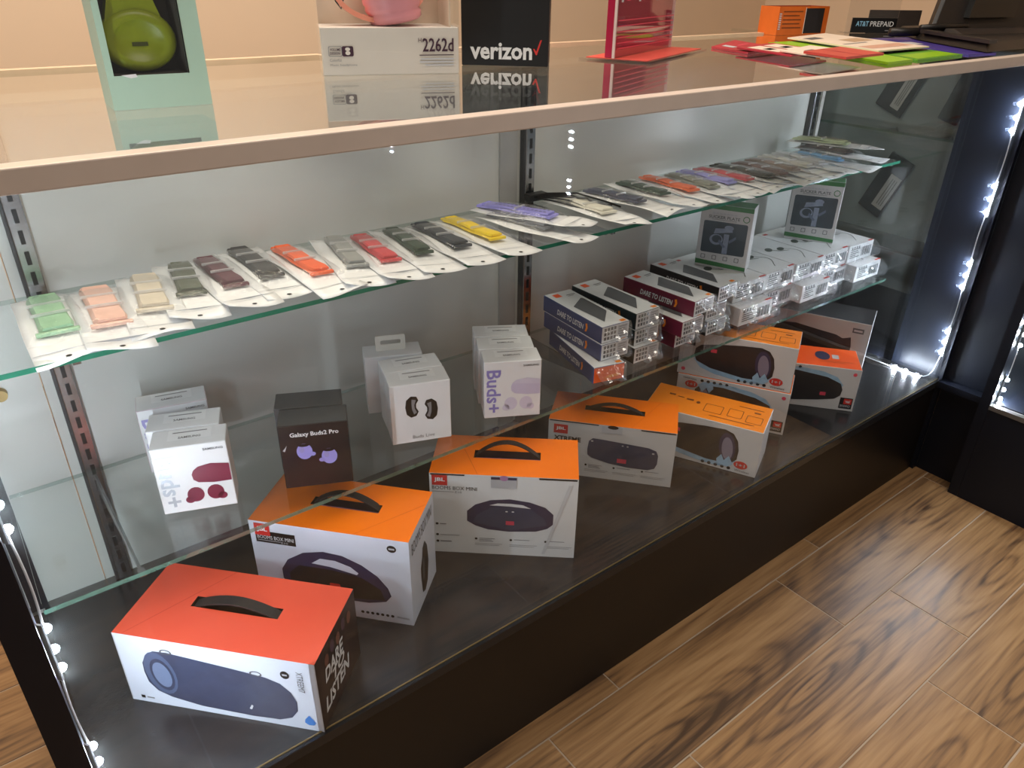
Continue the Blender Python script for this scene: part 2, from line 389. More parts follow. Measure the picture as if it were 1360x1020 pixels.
# glass shelves with brackets
M_edge2 = glass('pale_glass_edge', (.70, .80, .77), f0=.10, haze=.10, hazecol=(.30, .42, .38))
M_edge3 = glass('thin_green_edge', (.42, .62, .54), f0=.12, haze=.48, hazecol=(.16, .36, .29))
def shelf(z, y0, y1, x1, label, fe):
    t = thing('glass_shelf', label, 'shelf', (0, 0, 0))
    bm = bmesh.new(); addbox(bm, XL+.002, x1, y0, y1, z-.006, z)
    for f in bm.faces:
        f.normal_update(); f.material_index = 0 if abs(f.normal.z) > .5 else (1 if f.normal.y < -.5 else 2)
    bmobj('pane', bm, [M_glass, fe, M_edge2], t)
    for sx in (.071, .860, 1.737):
        pts = [(y1+.006, z-.007), (y1+.006, z-.045), (y1-.02, z-.040), (y0+.02, z-.016), (y0+.012, z-.007)]
        vs = [(sx-.0015, a, b) for a, b in pts] + [(sx+.0015, a, b) for a, b in pts]; n = len(pts)
        mesh('bracket', vs, [tuple(range(n)), tuple(range(2*n-1, n-1, -1))] + [(i, n+i, n+(i+1) % n, (i+1) % n) for i in range(n)], M_chrome, t)
        box('bracket_clip', sx-.004, sx+.004, y0+.004, y0+.016, z-.0105, z-.0062, M_chrome, t)
    return t
shelf(Z1, .214, .432, 1.757, 'upper glass shelf carrying the row of bagged watch straps', M_edge)
shelf(Z2, .172, .432, 1.745, 'lower glass shelf carrying the earbud boxes and slim cartons', M_edge3)

# ---- corner and neighbouring case at right
adj = thing('corner_display_case', 'black based display case standing at a right angle on the right', 'display case', (0, 0, 0))
AX = 1.745
box('corner_post', XR+.0165, XR+.05, -.105, -.006, 0, .950, M_blackgloss, adj)
box('corner_filler', AX, XR+.016, -.128, -.106, 0, .950, M_blackgloss, adj)
box('base_panel', AX, AX+.016, -2.62, -.1285, 0, ZD-.012, M_blackgloss, adj)
box('frame_lip', AX-.004, AX+.012, -2.62, -.1285, ZD-.0118, ZD-.001, mat('lip_metal', (120, 118, 116), .3, metal=.5), adj)
box('deck', AX+.0165, 2.25, -2.62, .74, ZD-.016, ZD-.0005, M_blackgloss, adj)
box('back_panel', 2.25, 2.264, -2.62, .76, ZD-.016, .945, M_greypanel, adj)
box('end_panel', XR+.02, 2.25, .745, .76, ZD, .945, M_blackgloss, adj)
box('front_glass', AX+.002, AX+.006, -2.60, -.130, ZD, .945, M_frontglass, adj)
box('front_rail', AX-.010, AX+.010, -2.62, -.012, .950, ZT, M_rail, adj, bev=.0012)
box('top_glass', XR+.021, 2.27, -2.62, .76, ZT-.008, ZT, M_topglass, adj)
box('glass_shelf', 2.11, 2.248, -.1, .74, Z1-.006, Z1, [M_glass], adj)
box('shelf_edge', 2.107, 2.110, -.1, .74, Z1-.006, Z1, mat('dark_glass_edge', (46, 74, 70), .2), adj)
box('shelf_board', 2.11, 2.248, -.1, .74, .410, .416, mat('dark_shelf', (60, 66, 66), .4), adj)
for yy in (-1.29, -2.52): box('post', AX-.004, AX+.02, yy-.02, yy, 0, .95, M_blackgloss, adj)

# ---- LED strips
def led_strip(label, trip, lo, hi, group=None, out=(0, 0, 0)):
    """trip: list of lists of three dot positions; wire runs through all"""
    t = thing('led_strip', label, 'led strip', (0, 0, 0))
    n = Vector(out); path = []
    for T3 in trip:
        a, b, c = [Vector(q) for q in T3]; ax = (c-a).normalized(); sd = ax.cross(n).normalized()
        vs = []
        for e in (a-ax*.010, c+ax*.010):
            for s1, s2 in ((-1, 0), (1, 0), (1, 1), (-1, 1)): vs.append(e + sd*.0035*s1 - n*(.0020*s2 + .003))
        mod = mesh('led_module', vs, [(0, 1, 2, 3), (7, 6, 5, 4), (0, 4, 5, 1), (1, 5, 6, 2), (2, 6, 7, 3), (3, 7, 4, 0)], M_ledbody, t)
        for q in (a, b, c):
            bm = bmesh.new(); bmesh.ops.create_uvsphere(bm, u_segments=8, v_segments=6, radius=.0043)
            bmesh.ops.translate(bm, verts=bm.verts, vec=q + n*.0012); bmobj('led_dot', bm, M_led, mod, smooth=True)
    for i in range(len(trip)-1):
        p, q = Vector(trip[i][2]), Vector(trip[i+1][0]); d = q-p; side = d.cross(n).normalized()
        tube('wire', [p + d*k/8 - n*.001 + side*.004*math.sin(math.pi*k/8)*(1 if i % 2 else -1) for k in range(9)], .0011, M_wire, t)
    if lo: tube('wire', lo, .0011, M_wire, t)
    return t
o1 = Vector((-.75, .65, 0)).normalized()
XE = XR-.006
led_strip('white led strip down the black end panel at right, turning onto the deck',
          [[(XE, .011, z) for z in q] for q in ((.873, .847, .822), (.71, .683, .655), (.54, .513, .486), (.376, .350, .323))],
          [(XE, .011, .313), (XE, .013, .290), (XE-.003, .016, .272), (XE-.008, .020, .262), (XE-.018, .026, .259), (1.740, .032, .2605)], None, out=o1)
led_strip('short white led module lying on the deck in the right corner', [[(1.737, y, ZD+.005) for y in (.038, .0645, .091)]],
          [(1.737, .100, ZD+.003), (1.736, .13, ZD+.003), (1.735, .18, ZD+.004), (1.738, .24, ZD+.003), (1.737, .30, ZD+.003)], None, out=Vector((-.6, -.25, .75)).normalized())
XE2 = XL+.005
led_strip('white led strip down the black post at the left end', [[(XE2, .012, z) for z in q] for q in ((.898, .872, .846), (.731, .705, .680), (.567, .541, .517), (.404, .380, .355))],
          [(XE2, .012, .345), (XE2, .014, .30), (XE2+.002, .016, .258)], None, out=Vector((.75, .65, 0)).normalized())
led_strip('white led strip inside the neighbouring case beside the corner post', [[(AX+.03, -.1330, z) for z in q] for q in ((.60, .575, .55), (.444, .42, .395), (.310, .285, .262))],
          None, None, out=Vector((.6, -.8, 0)).normalized())
led_strip('white led strip on the middle post of the neighbouring case', [[(AX-.006, -1.30, z) for z in q] for q in ((.628, .604, .580), (.468, .446, .423))],
          None, None, out=Vector((-1, 0, 0)))
led_strip('white led module on the far post of the neighbouring case', [[(AX-.006, -2.53, z) for z in (.405, .380, .355)]], None, None, out=Vector((-1, 0, 0)))

# ================================================================== SPEAKER CARTONS ON THE DECK
def strap(root, u0, u1, v, wdt, rise, name='strap_handle'):
    """webbing handle arching out of the slot in the top face"""
    F = root_F[root.name]; n = 14; vs = []
    for i in range(n+1):
        t = i/n; u = u0 + (u1-u0)*t; z = rise*math.sin(math.pi*t)**.8 - .006*(1-math.sin(math.pi*t))
        for dv, dz in ((-wdt/2, 0), (wdt/2, 0), (wdt/2, .0022), (-wdt/2, .0022)): vs.append(F.pt('top', u, v+dv, z+dz))
    fs = [(3, 2, 1, 0), (n*4, n*4+1, n*4+2, n*4+3)]
    for i in range(n):
        for k in range(4): fs.append((i*4+k, i*4+(k+1) % 4, i*4+4+(k+1) % 4, i*4+4+k))
    return mesh(name, vs, fs, M_strap, root)
def lines(u0, v0, u1, n, gap, th=.0009, frac=(1, .8, .9, .6)):
    return [rect(u0, v0-i*gap, u0+(u1-u0)*frac[i % len(frac)], v0-i*gap+th) for i in range(n)]

# 1. red-orange carton
w, d, h = .2624, .1265, .1196
c = carton('speaker_carton', 'red topped speaker carton nearest the viewer, dark lettered side panel', 'box', w, d, h, (.1568, .1389, ZD), R(-47.75),
           {'all': M_lilacwhite, 'top': M_redorange, 'right': M_brown, 'left': M_brown, 'back': M_redorange}, 'speaker cartons on the deck',
           recess=('top', w*.27, d*.46, w*.72, d*.60, .022, M_black, M_black))
strap(c, w*.275, w*.715, d*.53, .015, .010)
decal(c, 'top', 'fold_line', [[(.012, .0), (.0128, 0), (.1, d), (.099, d)]], mat('fold_red', (176, 52, 32), .5))
decal(c, 'front', 'printed_speaker', [[(.030, .058), (.032, .040), (.042, .026), (.06, .018), (.10, .0105), (.17, .0085), (.205, .0105), (.222, .018), (.231, .032), (.232, .048), (.226, .064), (.214, .077), (.196, .084), (.15, .090), (.105, .095), (.068, .099), (.05, .098), (.038, .088), (.031, .074)]], M_slate)
decal(c, 'front', 'printed_speaker_end', [ell(.053, .060, .021, .037, rot=.1)], M_slate2, .0006)
decal(c, 'front', 'printed_speaker_ring', [ell(.055, .058, .0155, .028, rot=.1)], M_slate, .0008)
decal(c, 'front', 'printed_speaker_cone', [ell(.055, .058, .012, .022, rot=.1)], M_slate3, .0010)
for uu, vv in ((.068, .100), (.184, .088)):
    o = ell(uu, vv, .008, .0045); i = ell(uu, vv, .0058, .0028)
    decal(c, 'front', 'printed_strap_loop', [[o[k], o[(k+1) % 20], i[(k+1) % 20], i[k]] for k in range(20)], M_midgrey, .0007)
decal(c, 'front', 'printed_mark', [[(.166, .022), (.169, .021), (.172, .028), (.170, .030)]], M_white, .0008)
decal(c, 'front', 'round_badge', [ell(.222, .094, .0058, .0066)], M_black)
decal(c, 'front', 'badge_print', [rect(.2190, .0928, .2250, .0955)], M_paler, .0006)
text(c, 'front', 'XTREEM7', .2370, .068, .2450, .1030, M_midgrey, turn=-90, bold=0)
decal(c, 'front', 'water_drop_mark', [[(.245, .027), (.239, .019), (.238, .013), (.243, .009), (.250, .010), (.253, .015), (.250, .020)]], mat('drop_blue', (72, 138, 220), .4))
decal(c, 'front', 'maker_mark', [rect(.0145, .007, .020, .012)], M_black)
decal(c, 'front', 'small_print', [rect(.0225, .0082, .033, .0106)], M_greyline)
decal(c, 'front', 'crease', [[(.0005, .004), (.0018, .004), (.0022, .115), (.0008, .117)]], M_paler)
text(c, 'right', 'DARE', .020, .064, .078, .086, M_white, bold=.03, shear=.2)
text(c, 'right', 'TO', .040, .046, .078, .064, M_white, bold=.03, shear=.2)
text(c, 'right', 'LISTEN', .012, .020, .090, .044, M_white, bold=.03, shear=.2)
for k in range(5):
    decal(c, 'right', 'printed_figure', [ell(.03+.018*k, .094+.006*(k % 2), .006, .010, n=10)], mat('figure_print_%d' % (k % 2), ((120, 78, 66), (84, 62, 78))[k % 2], .4))

# 2. boombox carton with black name plate
def boombox_a(c, u, v, s):
    body = [(0, 0), (.010, -.008), (.05, -.011), (.088, -.010), (.107, -.004), (.113, .006), (.110, .018), (.100, .034), (.084, .048), (.064, .058), (.044, .060), (.022, .054), (.004, .040), (-.004, .024), (-.004, .010)]
    t_ = s*.86
    decal(c, 'front', 'printed_boombox', [[(u+a*s, v+b*t_) for a, b in body]], M_navyprint)
    decal(c, 'front', 'printed_boombox_body', [[(u+a*s, v+b*t_) for a, b in ((.004, -.004), (.05, -.009), (.106, -.002), (.102, .014), (.082, .029), (.05, .034), (.016, .034), (.004, .02))]], M_dark, .0006)
    hole = [(.030, .040), (.05, .0385), (.078, .032), (.080, .035), (.072, .043), (.056, .049), (.040, .049)]
    decal(c, 'front', 'printed_handle_gap', [[(u+a*s, v+b*t_) for a, b in hole]], M_lilacwhite, .0008)
w, d, h = .2348, .1158, .1553
c = carton('speaker_carton', 'orange topped boombox carton with a black name plate, behind the red topped one', 'box', w, d, h, (.3427, .2093, ZD), R(-48.6),
           {'all': M_lilacwhite, 'top': M_orange}, 'speaker cartons on the deck', recess=('top', w*.30, d*.44, w*.74, d*.60, .014, M_black, M_purplein))
strap(c, w*.305, w*.735, d*.56, .012, .016)
decal(c, 'top', 'fold_line', [[(.155, .0), (.1556, 0), (w-.001, d*.72), (w-.001, d*.73)]], mat('fold_orange', (206, 92, 4), .5))
decal(c, 'front', 'logo_patch', [rect(.008, h-.024, .031, h-.003)], M_red, .0008)
text(c, 'front', 'JBL', .0115, h-.0185, .0275, h-.0085, M_white, lift=.0010, bold=.03)
decal(c, 'front', 'name_plate', [rect(.008, h-.037, .068, h-.0165)], M_black, .0005)
text(c, 'front', 'BOOMS BOX MINI', .0105, h-.0302, .0655, h-.0238, M_white, bold=0)
decal(c, 'front', 'small_print', [rect(.0105, h-.0332, .045, h-.0324)], M_paler, .0006)
text(c, 'front', 'E10', .046, h-.0355, .056, h-.0322, M_paler, bold=0)
boombox_a(c, .046, .044, 1.40)
decal(c, 'front', 'round_badge', [ell(w-.025, h-.016, .0068, .0062)], M_black)
decal(c, 'front', 'badge_print', [rect(w-.0292, h-.0175, w-.0208, h-.0145)], M_paler, .0006)
decal(c, 'front', 'feature_icons', [ell(.158+.0076*k, .0125, .0026, .0026, n=10) for k in range(7)], M_black)
text(c, 'front', 'Wireless', .210, .0105, .229, .0145, M_midgrey, bold=0)
decal(c, 'front', 'printed_red_tag', [rrect(.112, .050, .128, .060, .002)], M_red, .0008)
text(c, 'right', 'BOOMS BOX MINI', .010, h-.033, d-.012, h-.013, M_midgrey, bold=.0)
decal(c, 'right', 'printed_side_view', [[(.048, .020), (.060, .014), (.072, .024), (.080, .056), (.076, .088), (.066, .104), (.056, .098), (.052, .082), (.044, .070), (.044, .052)]], M_dark)
decal(c, 'right', 'printed_side_grille', [[(.050, .042), (.058, .040), (.060, .080), (.053, .078)]], M_midgrey, .0007)

# 3. boombox carton with open tuck flap
def boombox_b(c, u, v, s):
    body = [(0, .004), (.012, -.004), (.03, -.010), (.06, -.0125), (.10, -.010), (.116, -.004), (.124, .004), (.124, .022), (.112, .034), (.09, .042), (.062, .046), (.034, .043), (.012, .034), (0, .022)]
    decal(c, 'front', 'printed_boombox', [[(u+a*s, v+b*s) for a, b in body]], M_navyprint)
    decal(c, 'front', 'printed_boombox_body', [[(u+a*s, v+b*s) for a, b in ((.008, .002), (.062, -.010), (.115, .002), (.112, .014), (.092, .029), (.062, .033), (.034, .030), (.014, .016))]], M_slate, .0006)
    decal(c, 'front', 'printed_handle_gap', [[(u+a*s, v+b*s) for a, b in ((.032, .034), (.062, .0335), (.092, .031), (.08, .037), (.062, .0385), (.044, .038))]], M_white, .0008)
    decal(c, 'front', 'printed_button_lights', [ell(u+a*s, v+.024*s, .0022, .0012, n=8) for a in (.057, .066)], M_white, .0008)
    decal(c, 'front', 'printed_red_tag', [rect(u+.056*s, v+.000, u+.068*s, v+.007*s)], M_pinkred, .0008)
def bullets(c, u0, u1, v, F=None):
    for k in range(3):
        u = u0 + (u1-u0)*k/3
        decal(c, 'front', 'bullet_point', [ell(u, v, .0022, .0022, n=10)], M_black)
        decal(c, 'front', 'small_print', lines(u+.005, v+.0005, u+.030, 3 if k == 0 else 1, .0028, .0011) + lines(u-.002, v-.010, u+.042, 2, .003, .0007, (1, .9)), M_greyline)
w, d, h = .2306, .1102, .1561
c = carton('speaker_carton', 'orange topped boombox carton with raised black handle and a loose front tuck flap', 'box', w, d, h, (.608, .1695, ZD), R(-40.95),
           {'all': M_white, 'top': M_orange}, 'speaker cartons on the deck', recess=('top', w*.28, d*.42, w*.74, d*.62, .014, M_black, M_purplein))
strap(c, w*.285, w*.735, d*.54, .010, .022)
decal(c, 'top', 'fold_line', [[(.075, .0), (.0757, 0), (.032, d*.98), (.0314, d*.98)]], mat('fold_orange', (206, 92, 4), .5))
decal(c, 'front', 'flap_gap', [rect(.002, h-.003, .055, h-.0006), rect(.170, h-.004, w-.002, h-.0008)], M_black)
decal(c, 'front', 'tuck_flap', [rect(.096, h-.022, .136, h-.002)], M_paler, .0010)
decal(c, 'front', 'flap_notch', [rect(.096, h-.0065, .136, h-.0018)], M_navyprint, .0013)
decal(c, 'front', 'flap_tab', [ell(.116, h-.0035, .0065, .0050, n=12)], M_purplein, .0016)
decal(c, 'front', 'logo_patch', [rect(.004, h-.022, .028, h-.003)], M_red, .0008)
text(c, 'front', 'JBL', .0075, h-.0165, .0245, h-.0075, M_white, lift=.0010, bold=.03)
text(c, 'front', 'BOOMS BOX MINI', .004, h-.0302, .074, h-.0235, M_black, bold=0)
decal(c, 'front', 'small_print', [rect(.004, h-.0345, .038, h-.0336)], M_greyline, .0006)
text(c, 'front', 'E10', .040, h-.0365, .050, h-.0325, M_midgrey, bold=0)
boombox_b(c, .058, .062, 1.10)
bullets(c, .072, .240, .031)
decal(c, 'front', 'bullet_point', [ell(.0095, vv, .0024, .0024, n=10) for vv in (.058, .036, .0225)], M_black)
decal(c, 'front', 'small_print', [rect(.014, .0572, .024, .0588), rect(.014, .0352, .045, .0362), rect(.014, .0217, .032, .0237)], M_greyline)
decal(c, 'front', 'crease', [[(.178, .006), (.183, .006), (.222, h-.012), (.216, h-.012)]], mat('crease_white', (206, 208, 212), .3), .0011)

# 4. carton with plain cylinder speaker
w, d, h = .232, .1067, .1175
c = carton('speaker_carton', 'low orange topped carton printed with a dark oval speaker, fourth from the left', 'box', w, d, h, (.8955, .2117, ZD), R(-49.36),
           {'all': M_greywhite, 'top': M_orange}, 'speaker cartons on the deck', recess=('top', w*.26, d*.44, w*.74, d*.60, .014, M_black, M_black))
strap(c, w*.265, w*.735, d*.54, .010, .011)
decal(c, 'top', 'fold_line', [[(.150, .0), (.1506, 0), (.200, d*.98), (.1994, d*.98)]], mat('fold_orange', (206, 92, 4), .5))
decal(c, 'front', 'logo_patch', [rect(.010, h-.028, .036, h-.009)], M_red)
text(c, 'front', 'JBL', .014, h-.022, .032, h-.014, M_white, bold=.03)
text(c, 'front', 'XTREME', .011, h-.043, .061, h-.033, M_black, bold=.03)
decal(c, 'front', 'printed_speaker', [[(.074, .062), (.075, .050), (.083, .044), (.115, .036), (.150, .032), (.187, .032), (.199, .037), (.203, .048), (.203, .066), (.199, .075), (.185, .080), (.145, .083), (.105, .086), (.083, .087), (.076, .080)]], M_slate)
decal(c, 'front', 'printed_red_tag', [rect(.130, .040, .147, .049)], M_pinkred, .0007)
decal(c, 'front', 'printed_button_lights', [ell(.138, .078, .002, .0013, n=8), ell(.147, .0775, .002, .0013, n=8), ell(.082, .081, .0025, .0018, n=8), ell(.194, .069, .0025, .0018, n=8)], M_paler, .0008)
bullets(c, .073, .230, .027)
decal(c, 'front', 'flap_gap', [rect(.002, h-.003, .092, h-.0006), rect(.168, h-.0035, w-.002, h-.0008)], M_black)
decal(c, 'front', 'tuck_flap', [rect(.098, h-.016, .135, h-.002)], M_paler, .0010)
decal(c, 'front', 'flap_tab', [ell(.118, h-.0028, .010, .004, n=12)], M_black, .0013)

# 5.-7. splash print cartons; flipped ones are upside down on the shelf
def charge(label, w, d, h, loc, rz, flip, top, lift=0):
    c = carton('speaker_carton', label, 'box', w, d, h, loc, rz, {'all': M_greywhite, 'top': top, 'back': M_orange}, 'speaker cartons on the deck')
    root_F[c.name].flip = flip
    s = w/.2257
    def sc(p): return [(a*s, b*h/.1) for a, b in p]
    decal(c, 'front', 'printed_splash', [sc([(.030, .040), (.045, .022), (.075, .012), (.11, .008), (.15, .006), (.172, .010), (.186, .026), (.180, .030), (.160, .018), (.12, .020), (.08, .022), (.052, .032), (.038, .048)])], M_splash)
    decal(c, 'front', 'printed_speaker', [sc([(.030, .050), (.036, .036), (.065, .024), (.13, .015), (.158, .016), (.178, .020), (.187, .030), (.188, .050), (.184, .070), (.174, .084), (.158, .089), (.12, .086), (.075, .080), (.042, .073), (.032, .064)])], M_dark, .0006)
    decal(c, 'front', 'printed_speaker_end', [sc(ell(.166, .052, .0155, .031, rot=.12))], M_navyprint, .0008)
    decal(c, 'front', 'printed_speaker_cone', [sc(ell(.167, .049, .0105, .025, rot=.12))], mat('cone_grey', (128, 122, 142), .35), .0010)
    decal(c, 'front', 'printed_splash_drops', [sc([(.150, .022), (.158, .034), (.164, .022), (.172, .034), (.182, .018), (.172, .010), (.152, .012)])], M_splash, .0012)
    decal(c, 'front', 'printed_red_tag', [sc(rect(.062, .060, .074, .068))], M_pinkred, .0008)
    decal(c, 'front', 'red_oval', [sc(ell(.196, .020, .013, .0085))], M_red)
    text(c, 'front', '1+1', .188*s, .0165*h/.1, .204*s, .0235*h/.1, M_paler, turn=0, bold=.02)
    decal(c, 'front', 'feature_icons', [sc(ell(.125+.0125*k, .0075, .0036, .0034, n=10)) for k in range(5)], M_black)
    text(c, 'front', 'Wireless', .186*s, .0050*h/.1, .214*s, .0098*h/.1, M_midgrey, bold=.01)
    decal(c, 'front', 'name_plate', [sc(rect(.004, .068, .030, .094))], M_black)
    decal(c, 'front', 'logo_patch', [sc(rect(.006, .070, .022, .083))], M_red, .0007)
    text(c, 'front', 'CHARGE', .007*s, .0850*h/.1, .028*s, .0905*h/.1, M_paler, bold=.02)
    text(c, 'front', 'JBL', .0085*s, .0735*h/.1, .0195*s, .0795*h/.1, M_white, bold=.03, lift=.0009)
    decal(c, 'front', 'red_dot', [sc(ell(.012, .012, .0042, .0042, n=12))], M_pinkred)
    if not flip:
        k = d/.1
        for a, b, e, f in ((.105, .028, .140, .060), (.150, .030, .178, .062), (.186, .024, .216, .052)):
            o = rrect(a*s, b*k, e*s, f*k, .003); i = rrect(a*s+.0012, b*k+.0012, e*s-.0012, f*k-.0012, .003); n = len(o)
            decal(c, 'top', 'printed_outline_drawing', [[o[j], o[(j+1) % n], i[(j+1) % n], i[j]] for j in range(n)], mat('brown_ink', (120, 58, 8), .5))
        decal(c, 'top', 'printed_accessories', [rect(.030*s, .062*k, .042*s, .068*k), rect(.048*s, .060*k, .060*s, .063*k), rect(.066*s, .056*k, .080*s, .062*k), ell(.09*s, .055*k, .004, .005, n=10), rect(.196*s, .064*k, .208*s, .069*k)], mat('brown_ink', (120, 58, 8), .5))
        decal(c, 'top', 'small_print', [rect(.12*s, .016*k, .205*s, .018*k), rect(.165*s, .078*k, .212*s, .080*k)], mat('brown_ink', (120, 58, 8), .5))
    else:
        decal(c, 'top', 'small_print', lines(.14*s, d*.3, .21*s, 2, .006, .001), mat('brown_ink', (120, 58, 8), .5))
        decal(c, 'top', 'printed_accessories', [ell(.150*s, d*.55, .016, .022, n=14)], M_navyprint)
        decal(c, 'top', 'printed_port', [rect(.170*s, d*.44, .184*s, d*.64)], M_paler)
    return c
charge('amber topped carton with splash print and red oval, front right of the deck', .2257, .10, .10, (1.0786, .1365, ZD), R(-64.7), False, M_amber)
charge('upside down splash print carton at the bottom of the stack of two', .2282, .094, .0968, (1.2389, .195, ZD), R(-60.4), True, M_orange)
charge('amber topped splash print carton lying on top of another', .2285, .090, .0990, (1.2378, .1983, ZD+.0972), R(-60.4), False, M_amber)
cx, cy, rr = 1.4598, .119, R(-51.6)
charge('upside down vermilion topped carton nearest the lit right corner', .226, .0986, .102, (cx-.050*math.cos(rr), cy-.050*math.sin(rr), ZD), rr, True, M_vermil)
# 8. tall grey carton
rr = R(-66); w, d, h = .26, .10, .150
c = carton('speaker_carton', 'tall grey carton with a black top and dark printed speaker at the back right', 'box', w, d, h, (1.606-.060*math.cos(rr), .186-.060*math.sin(rr), ZD), rr,
           {'all': mat('grey_card', (186, 188, 190), .4), 'top': M_dark, 'right': M_white}, 'speaker cartons on the deck')
decal(c, 'front', 'printed_speaker', [[(.05, .03), (.07, .02), (.205, .016), (.225, .03), (.226, .09), (.222, .112), (.205, .106), (.19, .112), (.15, .116), (.10, .122), (.06, .118), (.048, .09)]], M_dark)
decal(c, 'front', 'grey_tag', [rect(w-.038, h-.026, w-.014, h-.014)], M_midgrey)
decal(c, 'front', 'tag_print', [rect(w-.035, h-.0222, w-.017, h-.0178)], M_paler, .0006)

# ================================================================== EARBUD BOXES ON LOWER SHELF
ZS = Z2
def buds_box(label, loc, rz, mats, front=None, tab=True, h=.1, group='earbud boxes on the lower shelf', w=.0905, d=.044):
    c = carton('earbud_box', label, 'box', w, d, h, (loc[0], loc[1], ZS), rz, mats, group)
    if tab:
        decal(c, 'top', 'seal_label', [rect(w*.22, d*.36, w*.80, d*.93)], mat('seal_white', (236, 238, 240), .3))
        text(c, 'top', 'SAMSUNG', w*.36, d*.42, w*.66, d*.54, M_midgrey, bold=.02)
        decal(c, 'top', 'small_print', [rect(w*.28, d*.74, w*.74, d*.79)], M_greyline, .0006)
    if front: front(c, w, d, h)
    return c
W_ = {'all': M_white}
def f_plus(body_m, bud_m, word_m, word='Buds+'):
    def g(c, w, d, h):
        text(c, 'front', 'SAMSUNG', w*.68, h*.90, w*.95, h*.935, M_midgrey, bold=.02)
        text(c, 'front', word, w*.04, h*.10, w*.29, h*.86, word_m, turn=-90, bold=.02)
        decal(c, 'front', 'printed_case', [[(w*.50, h*.62), (w*.47, h*.56), (w*.48, h*.48), (w*.54, h*.43), (w*.75, h*.40), (w*.985, h*.40), (w*.985, h*.66), (w*.75, h*.70), (w*.57, h*.67)]], body_m)
        decal(c, 'front', 'printed_case_lid', [[(w*.50, h*.61), (w*.985, h*.58), (w*.985, h*.665), (w*.75, h*.70), (w*.57, h*.67)]], bud_m, .0006)
        for a, sg in ((.47, 1), (.74, -1)):
            decal(c, 'front', 'printed_earbud', [ell(w*a, h*.25, w*.115, h*.115, n=16), ell(w*(a-.085*sg), h*.18, w*.065, h*.055, n=12)], bud_m)
    return g
M_silverword = mat('silver_foil', (168, 174, 184), .3, metal=.3)
buds_box('front white earbud box printed with maroon buds, left group of the shelf', (.1725, .2704), R(-21), W_, f_plus(M_maroonbud, M_maroonbud, M_silverword))
buds_box('middle white earbud box of the left group', (.1805, .3175), R(-21.5), W_, f_plus(M_maroonbud, M_maroonbud, M_silverword))
buds_box('rearmost white earbud box of the left group, set apart behind', (.1832, .3850), R(-13), {'all': M_white, 'left': mat('pinkish_card', (214, 200, 206), .35, var=.25, scale=60)}, f_plus(M_maroonbud, M_maroonbud, M_lav))
M_char = mat('charcoal_card', (62, 66, 68), .32, var=.05); M_blackcard = mat('black_card', (26, 26, 30), .3, var=.1)
def f_pro(c, w, d, h):
    text(c, 'front', 'Galaxy Buds2 Pro', w*.16, h*.80, w*.86, h*.885, M_white, bold=.02)
    for a, b, sg in ((.34, .58, 1), (.69, .47, -1)):
        decal(c, 'front', 'printed_earbud', [ell(w*a, h*b, w*.115, h*.125, n=18), ell(w*(a+.115*sg), h*(b-.05), w*.042, h*.032, n=12)], M_budviolet)
        decal(c, 'front', 'printed_vent', [ell(w*a, h*(b+.100), w*.078, h*.024, n=12)], M_black, .0009)
        decal(c, 'front', 'printed_sheen', [ell(w*(a-.04), h*(b+.03), w*.04, h*.05, n=12)], M_lav, .0006)
    decal(c, 'front', 'film_glint', [[(w*.03, h*.62), (w*.06, h*.60), (w*.10, h*.70), (w*.07, h*.66)]], M_paler)
buds_box('black earbud box printed with two violet buds', (.3219, .2266), R(-25), {'all': M_blackcard, 'top': M_char}, f_pro, tab=False)
buds_box('plain charcoal earbud box directly behind the black one', (.336, .2715), R(-26), {'all': M_char}, None, tab=False)
def f_live(c, w, d, h):
    for a, b, sg in ((.36, .62, 1), (.66, .54, -1)):
        decal(c, 'front', 'printed_earbud', [[(w*(a+sg*x), h*(b+y)) for x, y in ((-.12, 0), (-.10, .12), (-.02, .18), (.07, .165), (.10, .10), (.06, .04), (.06, -.02), (.10, -.09), (.06, -.16), (-.03, -.18), (-.10, -.12))][::sg]], M_black)
        decal(c, 'front', 'printed_sheen', [[(w*(a+sg*x), h*(b+y)) for x, y in ((-.01, .13), (.06, .11), (.03, .03), (.035, -.03), (.07, -.10), (.02, -.13), (-.01, -.04), (-.015, .05))][::sg]], M_greyline, .0007)
    text(c, 'front', 'Buds Live', w*.34, h*.07, w*.71, h*.125, M_greyline, bold=0)
buds_box('white earbud box printed with two black bean shaped buds', (.4933, .2399), R(-20), W_, f_live, d=.0455)
buds_box('white earbud box directly behind the bean shaped bud box', (.5075, .2835), R(-17), W_, f_live, d=.0455)
c = buds_box('plain white earbud box with a cardboard hanging tab on top', (.508, .3400), R(-23), W_, None, tab=False)
o = rrect(.020, 0, .067, .026, .003); i = rrect(.028, .011, .060, .018, .002); n = len(o)
F0 = root_F[c.name]
vs = [F0.pt('front', u, .1+v, -.020) for u, v in o] + [F0.pt('front', u, .1+v, -.020) for u, v in i] + [F0.pt('front', u, .1+v, -.0212) for u, v in o] + [F0.pt('front', u, .1+v, -.0212) for u, v in i]
fs = []
for k in range(n):
    q = (k+1) % n
    fs += [(k, q, n+q, n+k), (2*n+q, 2*n+k, 3*n+k, 3*n+q), (k, 2*n+k, 2*n+q, q), (n+q, 3*n+q, 3*n+k, n+k)]
mesh('hanging_tab', vs, fs, mat('tab_card', (214, 210, 200), .5), c)
M_word = mat('lavender_word', (136, 128, 196), .35)
